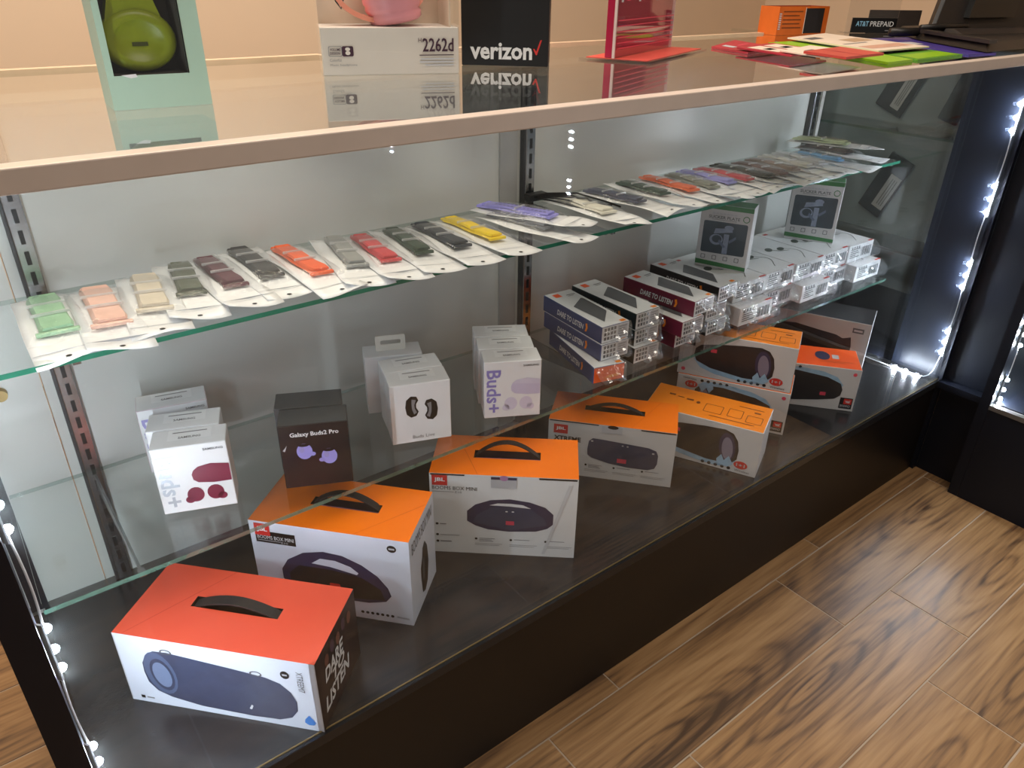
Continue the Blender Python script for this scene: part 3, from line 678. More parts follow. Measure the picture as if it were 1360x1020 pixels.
for k, (x, y, rz, lb) in enumerate(((.6494, .2142, -28, 'front white earbud box with large lavender lettering, right group'), (.669, .2560, -30, 'middle white earbud box of the lavender lettered group'), (.6905, .2975, -31, 'rear white earbud box of the lavender lettered group'))):
    buds_box(lb, (x, y), R(rz), W_, f_plus(M_lilacbud, M_paler if k else mat('pale_bud', (206, 202, 222), .35), M_word))

# ================================================================== SLIM CARTONS (long side lettered)
SW, SD, SH = .062, .1745, .031
def slim_proto(side, front=None):
    c = carton('slim_speaker_carton', 'x', 'box', SW, SD, SH, (0, 0, 0), 0, {'all': M_white, 'left': side, 'right': side, 'back': M_vermil, **({'front': front} if front else {})})
    text(c, 'left', 'DARE TO LISTEN', .045, .0085, .125, .0195, M_white, bold=.03, shear=.25)
    decal(c, 'left', 'printed_figure', [[(.128, .007), (.133, .008), (.136, .016), (.134, .024), (.129, .022), (.131, .015)]], M_amber)
    decal(c, 'top', 'printed_speaker', [[(.020, .018), (.052, .052), (.052, .128), (.014, .100)]], M_midgrey)
    decal(c, 'top', 'printed_speaker_edge', [[(.052, .052), (.0545, .056), (.0545, .122), (.052, .128)]], M_dark, .0005)
    decal(c, 'top', 'logo_patch', [rect(.012, .150, .026, .165)], M_vermil)
    decal(c, 'top', 'corner_mark', [rect(.047, .004, .058, .012)], M_amber)
    decal(c, 'top', 'small_print', [rect(.036, .150, .056, .153), rect(.036, .145, .050, .147)], M_greyline)
    if not front:
        decal(c, 'front', 'feature_icons', [rect(.0055+.0072*i, .005+.0085*j, .0105+.0072*i, .0108+.0085*j) for i in range(4) for j in range(3)], M_midgrey)
        decal(c, 'front', 'spec_panel', [rect(.036, .003, .058, .028)], M_paler)
        decal(c, 'front', 'small_print', lines(.038, .024, .056, 5, .0045, .0018), M_greyline, .0006)
    else:
        decal(c, 'front', 'printed_lettering_block', [[(.02, .006), (.05, .008), (.054, .014), (.03, .012)]], M_amber)
    # crumpled film at the front end
    vs = []; n, m_ = 9, 4; rnd = random.Random(3)
    for i in range(n):
        for j in range(m_):
            t = j/(m_-1); u = -SW/2*1.02 + SW*1.04*i/(n-1)
            vs.append((u*(1-.25*t), -SD/2-.001-.016*t*(1+.5*rnd.random()), .001+SH*(.5+.5*math.cos(math.pi*i/(n-1)*.0)) * (1-.75*t) + rnd.uniform(-.003, .003)*t))
    fs = [(i*m_+j, (i+1)*m_+j, (i+1)*m_+j+1, i*m_+j+1) for i in range(n-1) for j in range(m_-1)]
    mesh('shrink_film', vs, fs, M_wrap, c)
    return c
blue = mat('blue_card', (62, 76, 122), .35, var=.06); gre = mat('dark_teal_card', (30, 44, 46), .35, var=.1)
mar = mat('maroon_card', (106, 22, 50), .35, var=.06); blk = mat('black_side_card', (28, 27, 30), .35, var=.1)
pr = {'blue': slim_proto(blue), 'blue_o': slim_proto(blue, M_vermil), 'teal': slim_proto(gre), 'maroon': slim_proto(mar), 'black': slim_proto(blk)}
used = set()
def slim(kind, x, y, layer, rz, label):
    p = pr[kind]
    o = copy_tree(p) if kind in used else p
    used.add(kind)
    o.location = (x, y, ZS + layer*(SH+.0004)); o.rotation_euler = (0, 0, R(rz)); o['label'] = label; o['group'] = 'slim speaker cartons on the lower shelf'
slim('blue_o', .870, .2750, 0, -14, 'blue slim carton with an orange end, bottom of its stack')
slim('blue', .8830, .2940, 1, -5, 'blue slim carton in the middle of its stack')
slim('blue', .8850, .2985, 2, -4.5, 'blue slim carton on top of its stack')
slim('teal', .9660, .2960, 0, -3, 'dark teal slim carton at the bottom of its stack')
slim('teal', .9690, .3060, 1, -1, 'dark teal slim carton in the middle of its stack')
slim('teal', .9690, .3080, 2, 0, 'dark teal slim carton on top of its stack')
slim('maroon', 1.0700, .3000, 0, 2, 'maroon slim carton at the bottom of its stack')
slim('maroon', 1.0640, .2800, 1, 1, 'maroon slim carton in the middle of its stack')
slim('maroon', 1.0930, .2860, 2, 4, 'maroon slim carton on top, its lettered side showing')
slim('black', 1.1640, .3000, 0, 1, 'black slim carton at the bottom of its stack')
slim('black', 1.1650, .3050, 1, 0, 'black slim carton in the middle of its stack')
slim('black', 1.1900, .3060, 2, 3, 'black slim carton on top of its stack')

# ================================================================== WHITE EARPHONE CARTONS
EW, ED, EH = .1085, .185, .0395
def ear_proto():
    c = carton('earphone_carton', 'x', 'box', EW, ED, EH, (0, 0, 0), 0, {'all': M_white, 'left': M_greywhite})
    gp = mat('green_grey_print', (58, 68, 60), .4)
    decal(c, 'top', 'printed_earphones', [ell(.034, .098, .014, .009, n=12, rot=.5), ell(.066, .088, .013, .008, n=12, rot=.3)], gp)
    cab = [(.074 + .018*math.sin(k*.5), .084-.008*k) for k in range(9)]
    decal(c, 'top', 'printed_cable', [[(a, b), (a+.0024, b), (e+.0024, f), (e, f)][::-1] for (a, b), (e, f) in zip(cab, cab[1:])], gp)
    decal(c, 'top', 'printed_hook', [[(.03, .10), (.05, .078), (.075, .070), (.075, .072), (.052, .081), (.033, .101)]], gp)
    decal(c, 'top', 'red_corner', [rect(EW-.022, .001, EW-.001, .006)], M_red)
    decal(c, 'top', 'logo_patch', [rect(.010, ED-.020, .026, ED-.012)], M_red)
    decal(c, 'front', 'barcode', [rect(.058+.0035*k, .008, .058+.0035*k+.0014+.0008*(k % 3), .030) for k in range(12)], M_midgrey)
    decal(c, 'front', 'small_print', lines(.010, .028, .050, 5, .0048, .0022), M_midgrey)
    decal(c, 'front', 'feature_icons', [ell(.014+.010*k, .033, .003, .003, n=8) for k in range(4)], M_midgrey)
    vs = []; n, m_ = 13, 5; rnd = random.Random(9)
    for i in range(n):
        for j in range(m_):
            t = j/(m_-1); u = (-.5+i/(n-1))*EW*1.03
            vs.append((u, -ED/2-.0015-.020*math.sin(t*2.6)-rnd.uniform(0, .005)*t, EH*(1-t)*.98+.002+rnd.uniform(-.003, .003)*t*(1-t)*3))
    mesh('shrink_film', vs, [(i*m_+j, (i+1)*m_+j, (i+1)*m_+j+1, i*m_+j+1) for i in range(n-1) for j in range(m_-1)], M_wrap, c)
    return c
ep = ear_proto(); first = True
names_ = ['nearest the slim cartons', 'second from the slim cartons', 'third from the slim cartons, in the middle', 'fourth from the slim cartons', 'at the far right end']
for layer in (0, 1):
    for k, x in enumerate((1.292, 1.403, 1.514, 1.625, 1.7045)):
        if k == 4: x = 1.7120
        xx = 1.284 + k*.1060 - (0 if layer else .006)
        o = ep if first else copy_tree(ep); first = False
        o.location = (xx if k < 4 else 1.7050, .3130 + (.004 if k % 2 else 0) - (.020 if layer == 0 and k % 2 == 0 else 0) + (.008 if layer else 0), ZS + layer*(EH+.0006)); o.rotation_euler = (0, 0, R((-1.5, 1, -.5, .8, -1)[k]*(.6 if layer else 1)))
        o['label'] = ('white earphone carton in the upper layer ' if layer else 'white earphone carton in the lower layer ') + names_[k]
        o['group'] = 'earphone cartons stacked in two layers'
# scale widths a touch so neighbours do not run into each other
for o in COL.objects:
    if o.name.startswith('earphone_carton') and o.parent is None: o.scale = (.955, 1, 1)

# ================================================================== PHONE MOUNT BOXES (green bands)
M_green = mat('green_card', (58, 122, 70), .4, var=.05)
def mount_box(label, x, y, rz, w, h):
    d = .045
    c = carton('phone_mount_box', label, 'box', w, d, h, (x, y, ZS + 2*(EH+.0006)), rz, {'all': M_greywhite, 'top': M_green, 'right': M_white}, 'phone mount boxes on the earphone cartons')
    decal(c, 'front', 'green_band', [[(0.0005, .006), (w-.0005, .002), (w-.0005, .010), (.0005, .016)], rect(.0005, h-.010, w-.0005, h-.0005)], M_green)
    text(c, 'front', 'SUCKER PLATE', w*.16, h*.785, w*.76, h*.832, M_midgrey, bold=.015)
    decal(c, 'front', 'small_print', [rect(w*(.22+.07*k), h*.852, w*(.275+.07*k), h*.876) for k in range(7)], M_paler)
    decal(c, 'front', 'small_print', [rect(w*.22, h*.765, w*.70, h*.772)], M_greyline)
    decal(c, 'front', 'printed_photo', [rrect(w*.08, h*.24, w*.93, h*.74, .004)], mat('slate_photo', (66, 78, 88), .3, var=.2, scale=30))
    mg = mat('pale_mount_print', (142, 154, 178), .35, var=.15, scale=80); md = mat('mid_mount_print', (106, 118, 142), .35)
    decal(c, 'front', 'printed_mount', [rect(w*.50, h*.25, w*.60, h*.56), [(w*.30, h*.55), (w*.66, h*.60), (w*.64, h*.66), (w*.32, h*.63)], ell(w*.58, h*.66, w*.09, h*.04, n=14)], mg, .0007)
    o_ = ell(w*.36, h*.46, w*.13, h*.085); i_ = ell(w*.37, h*.47, w*.095, h*.06)
    decal(c, 'front', 'printed_mount_ring', [[o_[k], o_[(k+1) % 20], i_[(k+1) % 20], i_[k]] for k in range(20)], mg, .0009)
    decal(c, 'front', 'printed_mount_arm', [[(w*.40, h*.42), (w*.52, h*.34), (w*.56, h*.36), (w*.42, h*.47)], [(w*.62, h*.42), (w*.74, h*.50), (w*.73, h*.54), (w*.60, h*.46)]], md, .0010)
    o_ = ell(w*.88, h*.82, w*.065, h*.05); i_ = ell(w*.88, h*.82, w*.05, h*.038)
    decal(c, 'front', 'round_seal', [[o_[k], o_[(k+1) % 20], i_[(k+1) % 20], i_[k]] for k in range(20)], M_green)
    for k in range(4):
        o_ = rrect(w*(.10+.22*k), h*.135, w*(.19+.22*k), h*.205, .0015); i_ = rrect(w*(.115+.22*k), h*.145, w*(.175+.22*k), h*.195, .0012); n = len(o_)
        decal(c, 'front', 'feature_icon', [[o_[j], o_[(j+1) % n], i_[(j+1) % n], i_[j]] for j in range(n)], M_greyline)
    return c
mount_box('phone mount box with green bands, left one of the two', 1.3035, .322, R(-64), .1066, .1353)
mount_box('phone mount box with green bands, right one nearer the grey panel', 1.630, .325, R(-60), .1104, .1420)

# ================================================================== BAGGED WATCH STRAPS ON UPPER SHELF
BL, BW = .202, .066
M_silver = mat('silver_pin', (232, 232, 232), .3, metal=.6)
def bag(label, color, x, y, ang, blen=.128, z=0., tilt=3.0, droop=1.0, narrow=False, style='plain', seed=0, wid=.027):
    rnd = random.Random(seed)
    t = thing('bagged_watch_strap', label, 'watch strap', (0, 0, 0), 0, 'bagged watch straps on the upper shelf')
    rz = R(ang+90)
    # band centre is at local (0, .033)
    off = Vector((0, .033, 0)); off.rotate(Matrix.Rotation(rz, 3, 'Z'))
    t.location = (x-off.x, y-off.y, Z1+.0012+z); t.rotation_euler = (0, R(tilt), rz)
    zc = BW/2*math.sin(R(abs(tilt)))
    t.location.z += zc
    # pouch back sheet, a thin closed slab with a little curl
    nx, ny = 6, 12; vs = []; ph = rnd.uniform(0, 6)
    def sheet(u, v):
        e = abs(2*u-1); cur = .003*(e**2)*(.5+.5*math.sin(ph+v*5)) + .0012*math.sin(ph*2+v*9+u*4)
        f = max(0, (.16-v)/.16)
        return Vector(((u-.5)*BW*(1+.02*math.sin(ph+7*v)), (v-.5)*BL, cur + droop*.004*f*math.sin(ph+u*3)))
    for s in (0, 1):
        for j in range(ny+1):
            for i in range(nx+1):
                p = sheet(i/nx, j/ny); vs.append((p.x, p.y, p.z-.0006*s))
    N = (nx+1)*(ny+1); fs = []; bd = []
    for j in range(ny):
        for i in range(nx):
            a = j*(nx+1)+i; fs += [(a, a+1, a+nx+2, a+nx+1), (N+a+nx+1, N+a+nx+2, N+a+1, N+a)]
    ring = [i for i in range(nx+1)] + [j*(nx+1)+nx for j in range(1, ny+1)] + [ny*(nx+1)+i for i in range(nx-1, -1, -1)] + [j*(nx+1) for j in range(ny-1, 0, -1)]
    for a, b in zip(ring, ring[1:]+ring[:1]): fs.append((a, N+a, N+b, b))
    mesh('pouch', vs, fs, M_pouch, t, smooth=True)
    # strap, folded double
    bm_ = mat('strap_%02x%02x%02x' % color, color, .5, var=.08, scale=60, bump=.15, bscale=500)
    wb = wid; z0 = .0035; b = None
    for lay in (0, 1):
        yy0 = .033-blen/2 + (.004 if lay else 0); yy1 = .033+blen/2 - (.010 if lay else 0); ns = 10; vv = []
        for i in range(ns+1):
            q = i/ns; ww = wb/2*(1-.10*math.sin(math.pi*q))*(.86 if i in (0, ns) else 1); ro = .0008*math.sin(q*11+lay)
            for sx, dz in ((-1, 0), (-.86, .0032), (.86, .0032), (1, 0)): vv.append((ww*sx + .0012*lay, yy0+(yy1-yy0)*q, z0+lay*.0040+dz+ro))
        ff = [(0, 1, 2, 3), (ns*4+3, ns*4+2, ns*4+1, ns*4)]
        for i in range(ns):
            for k in range(4): ff.append((i*4+(k+1) % 4, i*4+k, i*4+4+k, i*4+4+(k+1) % 4))
        o = mesh('strap_length', vv, ff, bm_, t)
        b = b or o
    if style == 'sport':
        sm = mat('strap_perforation_%02x%02x%02x' % color, tuple(int(v*.55) for v in color), .6)
        hs = [ell(sx, .033-blen/2+.012+.0075*k, .0022, .0026, n=8) for k in range(13) for sx in (-wb*.25, wb*.25)]
        Fz = Faces(2, 2, z0+.0040+.0032+.0012)
        decal(t, 'top', 'perforations', [[(u+1, v+1) for u, v in p] for p in hs], sm, .0002, F=Fz)
    # lug end bar and metal pins
    lug = box('lug', -wb*.60, wb*.60, .033-blen/2-.002, .033-blen/2+.004, z0, z0+.0042, bm_, t, bev=.0008)
    for q in (.36, .62) if style != 'sport' else (.45,):
        yy = .033-blen/2+blen*q
        box('metal_pin', -wb*.56, wb*.56, yy-.0013, yy+.0013, z0+.0070, z0+.0098, M_silver, t)
    # clear front film bulging over the strap
    vs = []; nx, ny = 10, 12
    for j in range(ny+1):
        for i in range(nx+1):
            u, v = i/nx, j/ny; vv = .24+.74*v
            p = sheet(u, vv); bul = (math.sin(math.pi*u)**.45)*(math.sin(math.pi*min(1, max(0, v)))**.35)
            vs.append((p.x*.985, p.y, p.z*(1-bul)+.0006+.0155*bul+rnd.uniform(-.0006, .0006)*bul))
    mesh('clear_film', vs, [(j*(nx+1)+i, j*(nx+1)+i+1, (j+1)*(nx+1)+i+1, (j+1)*(nx+1)+i) for j in range(ny) for i in range(nx)], M_film, t, smooth=True)
    # hang hole in the zip end
    p = sheet(.5, .055); e = ell(0, 0, .0032, .0026, n=12)
    mesh('hang_hole', [(p.x+a, p.y+b2, p.z+.0006) for a, b2 in e], [tuple(range(12))], M_black, t)
    p = sheet(.5, .14)
    mesh('zip_line', [(-BW*.48, p.y-.0006, sheet(.02, .14).z+.0007), (BW*.48, p.y-.0006, sheet(.98, .14).z+.0007), (BW*.48, p.y+.0006, sheet(.98, .14).z+.0007), (0, p.y+.0008, p.z+.0008), (-BW*.48, p.y+.0006, sheet(.02, .14).z+.0007)], [(0, 1, 2, 3, 4)], M_paler, t)
    return t
bags = [
 ('mint green watch strap in a clear bag, first from the left', (150, 194, 156), .068, .339, -91, .128, 'plain', .036),
 ('pale pink watch strap in a clear bag, second from the left', (236, 190, 172), .122, .327, -93, .135, 'plain', .036),
 ('beige watch strap in a clear bag beside the pale pink one', (214, 202, 182), .178, .341, -98, .130, 'plain', .034),
 ('olive green watch strap in a clear bag beside the beige one', (84, 90, 74), .228, .363, -99, .125, 'plain', .030),
 ('maroon watch strap in a clear bag near the left end', (88, 36, 50), .271, .362, -89, .130, 'plain', .027),
 ('black watch strap in a clear bag between maroon and orange', (52, 52, 54), .322, .373, -90, .138, 'plain', .028),
 ('bright orange watch strap in a clear bag, left half of the shelf', (240, 98, 40), .377, .345, -88, .138, 'plain', .027),
 ('light grey watch strap in a clear bag beside the bright orange one', (150, 152, 150), .444, .344, -101, .140, 'plain', .027),
 ('coral red watch strap in a clear bag, left half of the shelf', (206, 64, 70), .485, .332, -96, .130, 'plain', .026),
 ('forest green watch strap in a clear bag beside the coral red one', (44, 66, 50), .540, .334, -96, .130, 'plain', .024),
 ('dark navy watch strap in a clear bag beside the yellow one', (50, 54, 62), .596, .330, -92, .136, 'plain', .027),
 ('bright yellow watch strap in a clear bag', (250, 214, 16), .655, .329, -88, .136, 'plain', .025),
 ('white zip bag lying under the lilac strap', (120, 122, 130), .742, .318, -76, .120, 'plain', .022),
 ('lilac perforated watch strap in a bag turned askew by the middle post', (150, 146, 226), .755, .343, -67, .138, 'sport', .028),
 ('cream watch strap in a cloudy bag right of the middle post', (226, 222, 206), .894, .331, -89, .128, 'plain', .030),
 ('navy watch strap in a clear bag right of the cream one', (56, 60, 86), .979, .343, -79, .121, 'plain', .026),
 ('dark green watch strap in a clear bag, right half of the shelf', (50, 74, 60), 1.063, .353, -87, .114, 'plain', .025),
 ('orange watch strap in a clear bag, right half of the shelf', (232, 106, 54), 1.130, .349, -90, .132, 'plain', .026),
 ('grey green watch strap in a clear bag beside the right hand orange one', (136, 138, 126), 1.184, .338, -93, .124, 'plain', .025),
 ('periwinkle watch strap in a clear bag, right half of the shelf', (150, 148, 214), 1.233, .343, -86, .128, 'plain', .025),
 ('rose red watch strap in a clear bag, right half of the shelf', (200, 66, 76), 1.280, .338, -83, .126, 'plain', .026),
 ('black watch strap in a clear bag, right half of the shelf', (58, 58, 54), 1.338, .335, -85, .140, 'plain', .026),
 ('brown watch strap in a clear bag near the right end', (124, 96, 90), 1.388, .330, -90, .125, 'plain', .024),
 ('taupe watch strap in a clear bag near the right end', (150, 130, 120), 1.440, .335, -92, .125, 'plain', .024),
 ('off white watch strap in a clear bag near the right end', (214, 212, 206), 1.494, .338, -92, .130, 'plain', .027),
 ('pale grey watch strap in a clear bag near the right end', (196, 198, 200), 1.546, .340, -94, .130, 'plain', .027),
 ('sky blue watch strap in a clear bag near the right end', (120, 176, 226), 1.598, .325, -86, .110, 'plain', .020),
 ('dark plum watch strap in a clear bag under the striped one', (52, 38, 48), 1.640, .335, -82, .110, 'plain', .026),
 ('green and pink striped watch strap on the top of the right end pile', (176, 190, 150), 1.660, .362, -72, .120, 'sport', .036),
]
for i, (lb, co, x, y, an, bl_, stl, wd) in enumerate(bags):
    z = 0.
    if 'lilac per' in lb: z = .009
    if 'striped' in lb: z = .022
    if 'plum' in lb: z = .010
    bag(lb, co, x, y, an, bl_, z=z, style=stl, seed=i, wid=wd, tilt=3.0 if i else 0.5)

# loose black cable ties at the middle post
t = thing('cable_tie_bundle', 'small bundle of black cable ties by the middle post', 'cable ties', (.862, .40, Z1+.001))
box('tie_clip', -.020, .022, .012, .032, 0, .012, M_black, t, bev=.002)
for k in range(5):
    tube('tie', [(-.01+.006*k, .018, .006+.001*k), (.0+.010*k, -.020-.006*k, .008+.003*k), (.012+.014*k, -.055-.008*k, .006+.005*(k % 3)), (.022+.016*k, -.085-.006*k, .003+.004*(k % 2))], .0018, M_black, t, 6)

# ================================================================== BLISTER PACKS ON THE GREY PANEL IN THE CORNER
def blister(label, y, z, wd, ht, rot, tagw, tagh, to=(0, 0)):
    t = thing('blister_pack', label, 'packaged part', (2.2485, y, z), 0, 'blister packs on the grey panel')
    t.rotation_euler = (rot, 0, 0)
    bm = bmesh.new(); addbox(bm, -.008, 0, -wd/2, wd/2, -ht/2, ht/2, .002); bmobj('black_card', bm, mat('dull_black_card', (6, 6, 8), .6, spec=.2), t)
    bm = bmesh.new(); addbox(bm, -.0095, -.008, to[0]-tagw/2, to[0]+tagw/2, to[1]-tagh/2, to[1]+tagh/2); bmobj('white_tag', bm, mat('dull_tag', (150, 154, 156), .5), t)
    bm = bmesh.new()
    for k in range(3): addbox(bm, -.0099, -.0095, to[0]-tagw*.3+tagw*.2*k, to[0]-tagw*.26+tagw*.2*k+.002, to[1]-tagh*.4, to[1]+tagh*.4)
    bmobj('tag_print', bm, M_midgrey, t)
blister('black blister pack with a white tag below the strap pile', .472, .552, .078, .180, R(22), .036, .105, (-.016, -.014))
blister('black blister pack with a white tag under the top rail', .494, .820, .086, .140, R(22), .028, .110, (-.014, .0))
blister('plain dark blister pack close to the black end panel', .330, .815, .055, .140, R(16), .001, .001)

# ================================================================== THINGS ON THE COUNTER TOP
def T(x, y): return (x*1.0256, -.622 + (y+.622)*1.0256)
ZC = ZT + .0004
# green headphone box
M_mint = mat('mint_card', (174, 204, 186), .42, var=.03, scale=8)
w, d, h = .090, .052, .205
x, y = T(.1985, .1735); rz = R(-3.5); hd = d/2
c = carton('headphone_box', 'mint green window box holding a green headphone, at the left of the counter', 'box', w, d, h, (x + math.sin(-rz)*hd, y + math.cos(rz)*hd, ZC), rz,
           {'all': M_mint}, 'headphone boxes on the counter', recess=('front', .006, .030, w*.80, h-.02, .042, mat('dark_inside', (72, 68, 64), .6), mat('dark_inside', (72, 68, 64), .6)))
decal(c, 'front', 'window_rim', [rect(w*.80, .030, w*.80+.0012, h-.02)], M_black)
decal(c, 'front', 'window_pane', [rect(.006, .030, w*.80, h-.02)], glass('window_film', (.95, .95, .95), f0=.05, haze=.01), -.001)
decal(c, 'front', 'torn_edge', [[(.012, .0305), (.020, .0275), (.026, .0285), (.025, .0312)]], M_white)
hp = thing('headphones', 'lime green headphones inside the mint box', 'headphones', c.location, rz)
M_lime = mat('lime_plastic', (132, 146, 6), .4, var=.08)
def lathe(name, prof, n, m, parent, mtx):
    vs = []; fs = []
    for r_, z_ in prof:
        for k in range(n):
            a = 2*math.pi*k/n; vs.append(mtx @ Vector((r_*math.cos(a), r_*math.sin(a), z_)))
    for i in range(len(prof)-1):
        for k in range(n): fs.append((i*n+k, i*n+(k+1) % n, (i+1)*n+(k+1) % n, (i+1)*n+k))
    fs.append(tuple(range(n-1, -1, -1))); fs.append(tuple(range((len(prof)-1)*n, len(prof)*n)))
    return mesh(name, vs, fs, m, parent, smooth=True)
FX = Matrix.Translation((-.009, -.004, .0585)) @ Matrix.Diagonal((1.08, 1, .86, 1)) @ Matrix.Rotation(R(90), 4, 'X')
lathe('ear_cup', [(.024, -.014), (.0315, -.008), (.0320, .004), (.0300, .010), (.021, .0125), (.020, .0105), (.0005, .0105)], 32, M_lime, hp, FX)
vs = []
arm = [(.0270, .068), (.0225, .084), (.0170, .102), (.0150, .126), (.015, .160), (.016, .18)]
for wd, zz in arm:
    for sx, yy in ((-1, -.012), (1, -.012), (1, .004), (-1, .004)): vs.append((-.010+sx*wd, yy, zz))
n = len(arm)
mesh('headband', vs, [(0, 3, 2, 1), (n*4-4, n*4-3, n*4-2, n*4-1)] + [(i*4+k, i*4+(k+1) % 4, i*4+4+(k+1) % 4, i*4+4+k) for i in range(n-1) for k in range(4)], M_lime, hp)
decal(hp, 'front', 'cup_mark', [rect(.0, .0, .014, .0035)], mat('dark_lime', (60, 66, 8), .5), 0, F=type('Q', (), {'pt': staticmethod(lambda f, u, v, l=0: Vector((-.016+u, -.0150, .054+v)))})())
lathe('ear_cup', [(.016, -.004), (.020, 0), (.016, .006)], 24, mat('dark_cushion', (30, 30, 28), .5), hp, Matrix.Translation((.020, .004, .118)) @ Matrix.Rotation(R(90), 4, 'X'))

# pink headphone box
w, d, h = .179, .085, .19
x, y = T(.5115, .2905); rz = R(-21.7)
t = thing('headphone_box', 'white and clear plastic box holding pink headphones', 'box', (x - math.sin(rz)*d/2, y + math.cos(rz)*d/2, ZC), rz, 'headphone boxes on the counter')
root_F[t.name] = Faces(w, d, h)
M_cardw = mat('warm_white_card', (222, 216, 208), .4, var=.02)
box('card_tray', -w/2+.001, w/2-.001, -d/2+.001, d/2-.001, 0, .056, M_cardw, t, bev=.0008)
box('backing_card', -w/2+.002, w/2-.002, d/2-.004, d/2-.002, .056, h, mat('beige_card', (222, 204, 182), .5), t)
box('side_card', w/2-.012, w/2-.010, -d/2+.006, d/2-.004, .056, h, mat('beige_card', (222, 204, 182), .5), t)
bm = bmesh.new(); addbox(bm, -w/2, w/2, -d/2, d/2, .0004, h)
bmobj('clear_shell', bm, glass('clear_plastic', (.97, .97, .965), f0=.04, haze=.012), t)
M_plum = mat('plum_print', (64, 38, 56), .4)
text(t, 'front', '2262d', w*.725, .0270, w*.955, .0435, M_plum, bold=.015)
text(t, 'front', 'H', w*.695, .0385, w*.718, .0435, M_plum, bold=0)
decal(t, 'front', 'underline', [rect(w*.70, .0225, w*.955, .0236)], M_plum)
decal(t, 'front', 'small_print', [rect(w*.71, .0176, w*.955, .0194), rect(w*.70, .0139, w*.955, .0157), rect(w*.74, .0102, w*.955, .0118)], M_paler)
decal(t, 'front', 'badge_patch', [rrect(w*.145, .0225, w*.225, .0345, .002)], M_plum)
decal(t, 'front', 'badge_symbol', [ell(w*.185, .0310, .0032, .0022, n=12), ell(w*.185, .0265, .0032, .0024, n=12)], M_cardw, .0007)
o = rrect(w*.050, .0225, w*.145, .0345, .002); i = rrect(w*.050+.0006, .0231, w*.145-.0006, .0339, .002); n = len(o)
decal(t, 'front', 'badge_frame', [[o[k], o[(k+1) % n], i[(k+1) % n], i[k]] for k in range(n)], M_greyline)
text(t, 'front', 'VOLUME', w*.060, .0290, w*.135, .0322, M_plum, bold=.02)
text(t, 'front', 'DESIGN', w*.060, .0248, w*.130, .0278, M_plum, bold=.02)
text(t, 'front', 'Colorful', w*.055, .0165, w*.135, .0200, M_greyline, bold=0)
text(t, 'front', 'Music headphone', w*.055, .0105, w*.245, .0138, M_greyline, bold=0)
hp = thing('headphones', 'pink headphones inside the clear plastic box', 'headphones', t.location, rz)
M_pk = mat('pink_plastic', (226, 150, 160), .35, var=.06); M_sal = mat('salmon_plastic', (232, 150, 126), .35, var=.05)
FX = Matrix.Translation((.014, 0, .060)) @ Matrix.Rotation(R(-10), 4, 'Y')
lathe('ear_cup', [(.030, 0), (.034, .003), (.035, .010), (.0335, .013), (.036, .016), (.0375, .020), (.0365, .024), (.0385, .027), (.039, .040), (.036, .052), (.03, .060)], 36, M_pk, hp, FX)
vs = []; n = 22
for k in range(n+1):
    a = R(-95 + 205*k/n)
    cx_, cz_ = -.008, .118; rr_ = .0585
    pos = Vector((cx_ + rr_*1.15*math.sin(a+R(180))*-1, 0, cz_ - rr_*math.cos(a)))
    nrm = Vector((math.sin(a), 0, -math.cos(a)))
    for dy, dn_ in ((-.016, 0), (.016, 0), (.016, .006), (-.016, .006)): vs.append(pos + Vector((0, dy, 0)) - nrm*dn_)
mesh('headband', [v for v in vs], [(0, 3, 2, 1), (n*4, n*4+1, n*4+2, n*4+3)] + [(i*4+k, i*4+(k+1) % 4, i*4+4+(k+1) % 4, i*4+4+k) for i in range(n) for k in range(4)], M_sal, hp, smooth=False)
tube('cable', [(-.066, -.012, .10), (-.064, -.014, .085), (-.058, -.012, .076), (-.054, -.014, .088)], .0012, M_black, hp)

# black carrier box
w, d, h = .126, .050, .20
x, y = T(.697, .2995); rz = R(-42.5)
c = carton('carrier_box', 'black box with white carrier wordmark and red tick', 'box', w, d, h, (x - math.sin(rz)*d/2, y + math.cos(rz)*d/2, ZC), rz, {'all': mat('matte_black_card', (16, 15, 17), .45, var=.1)})
text(c, 'front', 'verizon', w*.10, .0085, w*.815, .0310, M_white, bold=.028)
decal(c, 'front', 'red_tick', [[(w*.825, .0235), (w*.840, .0240), (w*.862, .0200), (w*.905, .0350), (w*.925, .0355), (w*.870, .0155), (w*.858, .0155)]], M_red)

# magenta price sign in an acrylic holder
M_mag = mat('magenta_print', (176, 24, 66), .35, var=.12, scale=9); M_ac = glass('acrylic', (.97, .97, .97), f0=.05, haze=.015)
x, y = T(1.005, .330); rz = R(22.7)
t = thing('sign_holder', 'magenta price sign in a clear acrylic holder on the counter', 'sign', (x, y, ZC), rz)
F = Faces(.272, .014, .20); root_F[t.name] = F
box('base_sheet', -.142, .150, -.070, .050, 0, .0025, M_ac, t)
box('base_print', -.132, .140, -.062, .042, .0026, .0034, mat('coral_print', (220, 84, 74), .4, var=.1, scale=14), t)
prism('sign_print', [(-.132, -.004), (.128, -.004), (.128, .010), (-.132, .010)], .004, .20, M_mag, t)
prism('acrylic_cover', [(-.136, -.008), (.130, -.008), (.130, -.005), (-.136, -.005)], .0036, .205, M_ac, t)
box('acrylic_edge', .1285, .132, -.008, .012, .0036, .205, mat('acrylic_edge', (222, 200, 196), .2), t)
box('acrylic_edge', -.137, -.1335, -.008, -.004, .0036, .205, mat('acrylic_edge', (222, 200, 196), .2), t)
Fs = Faces(.272, .0166, .20)
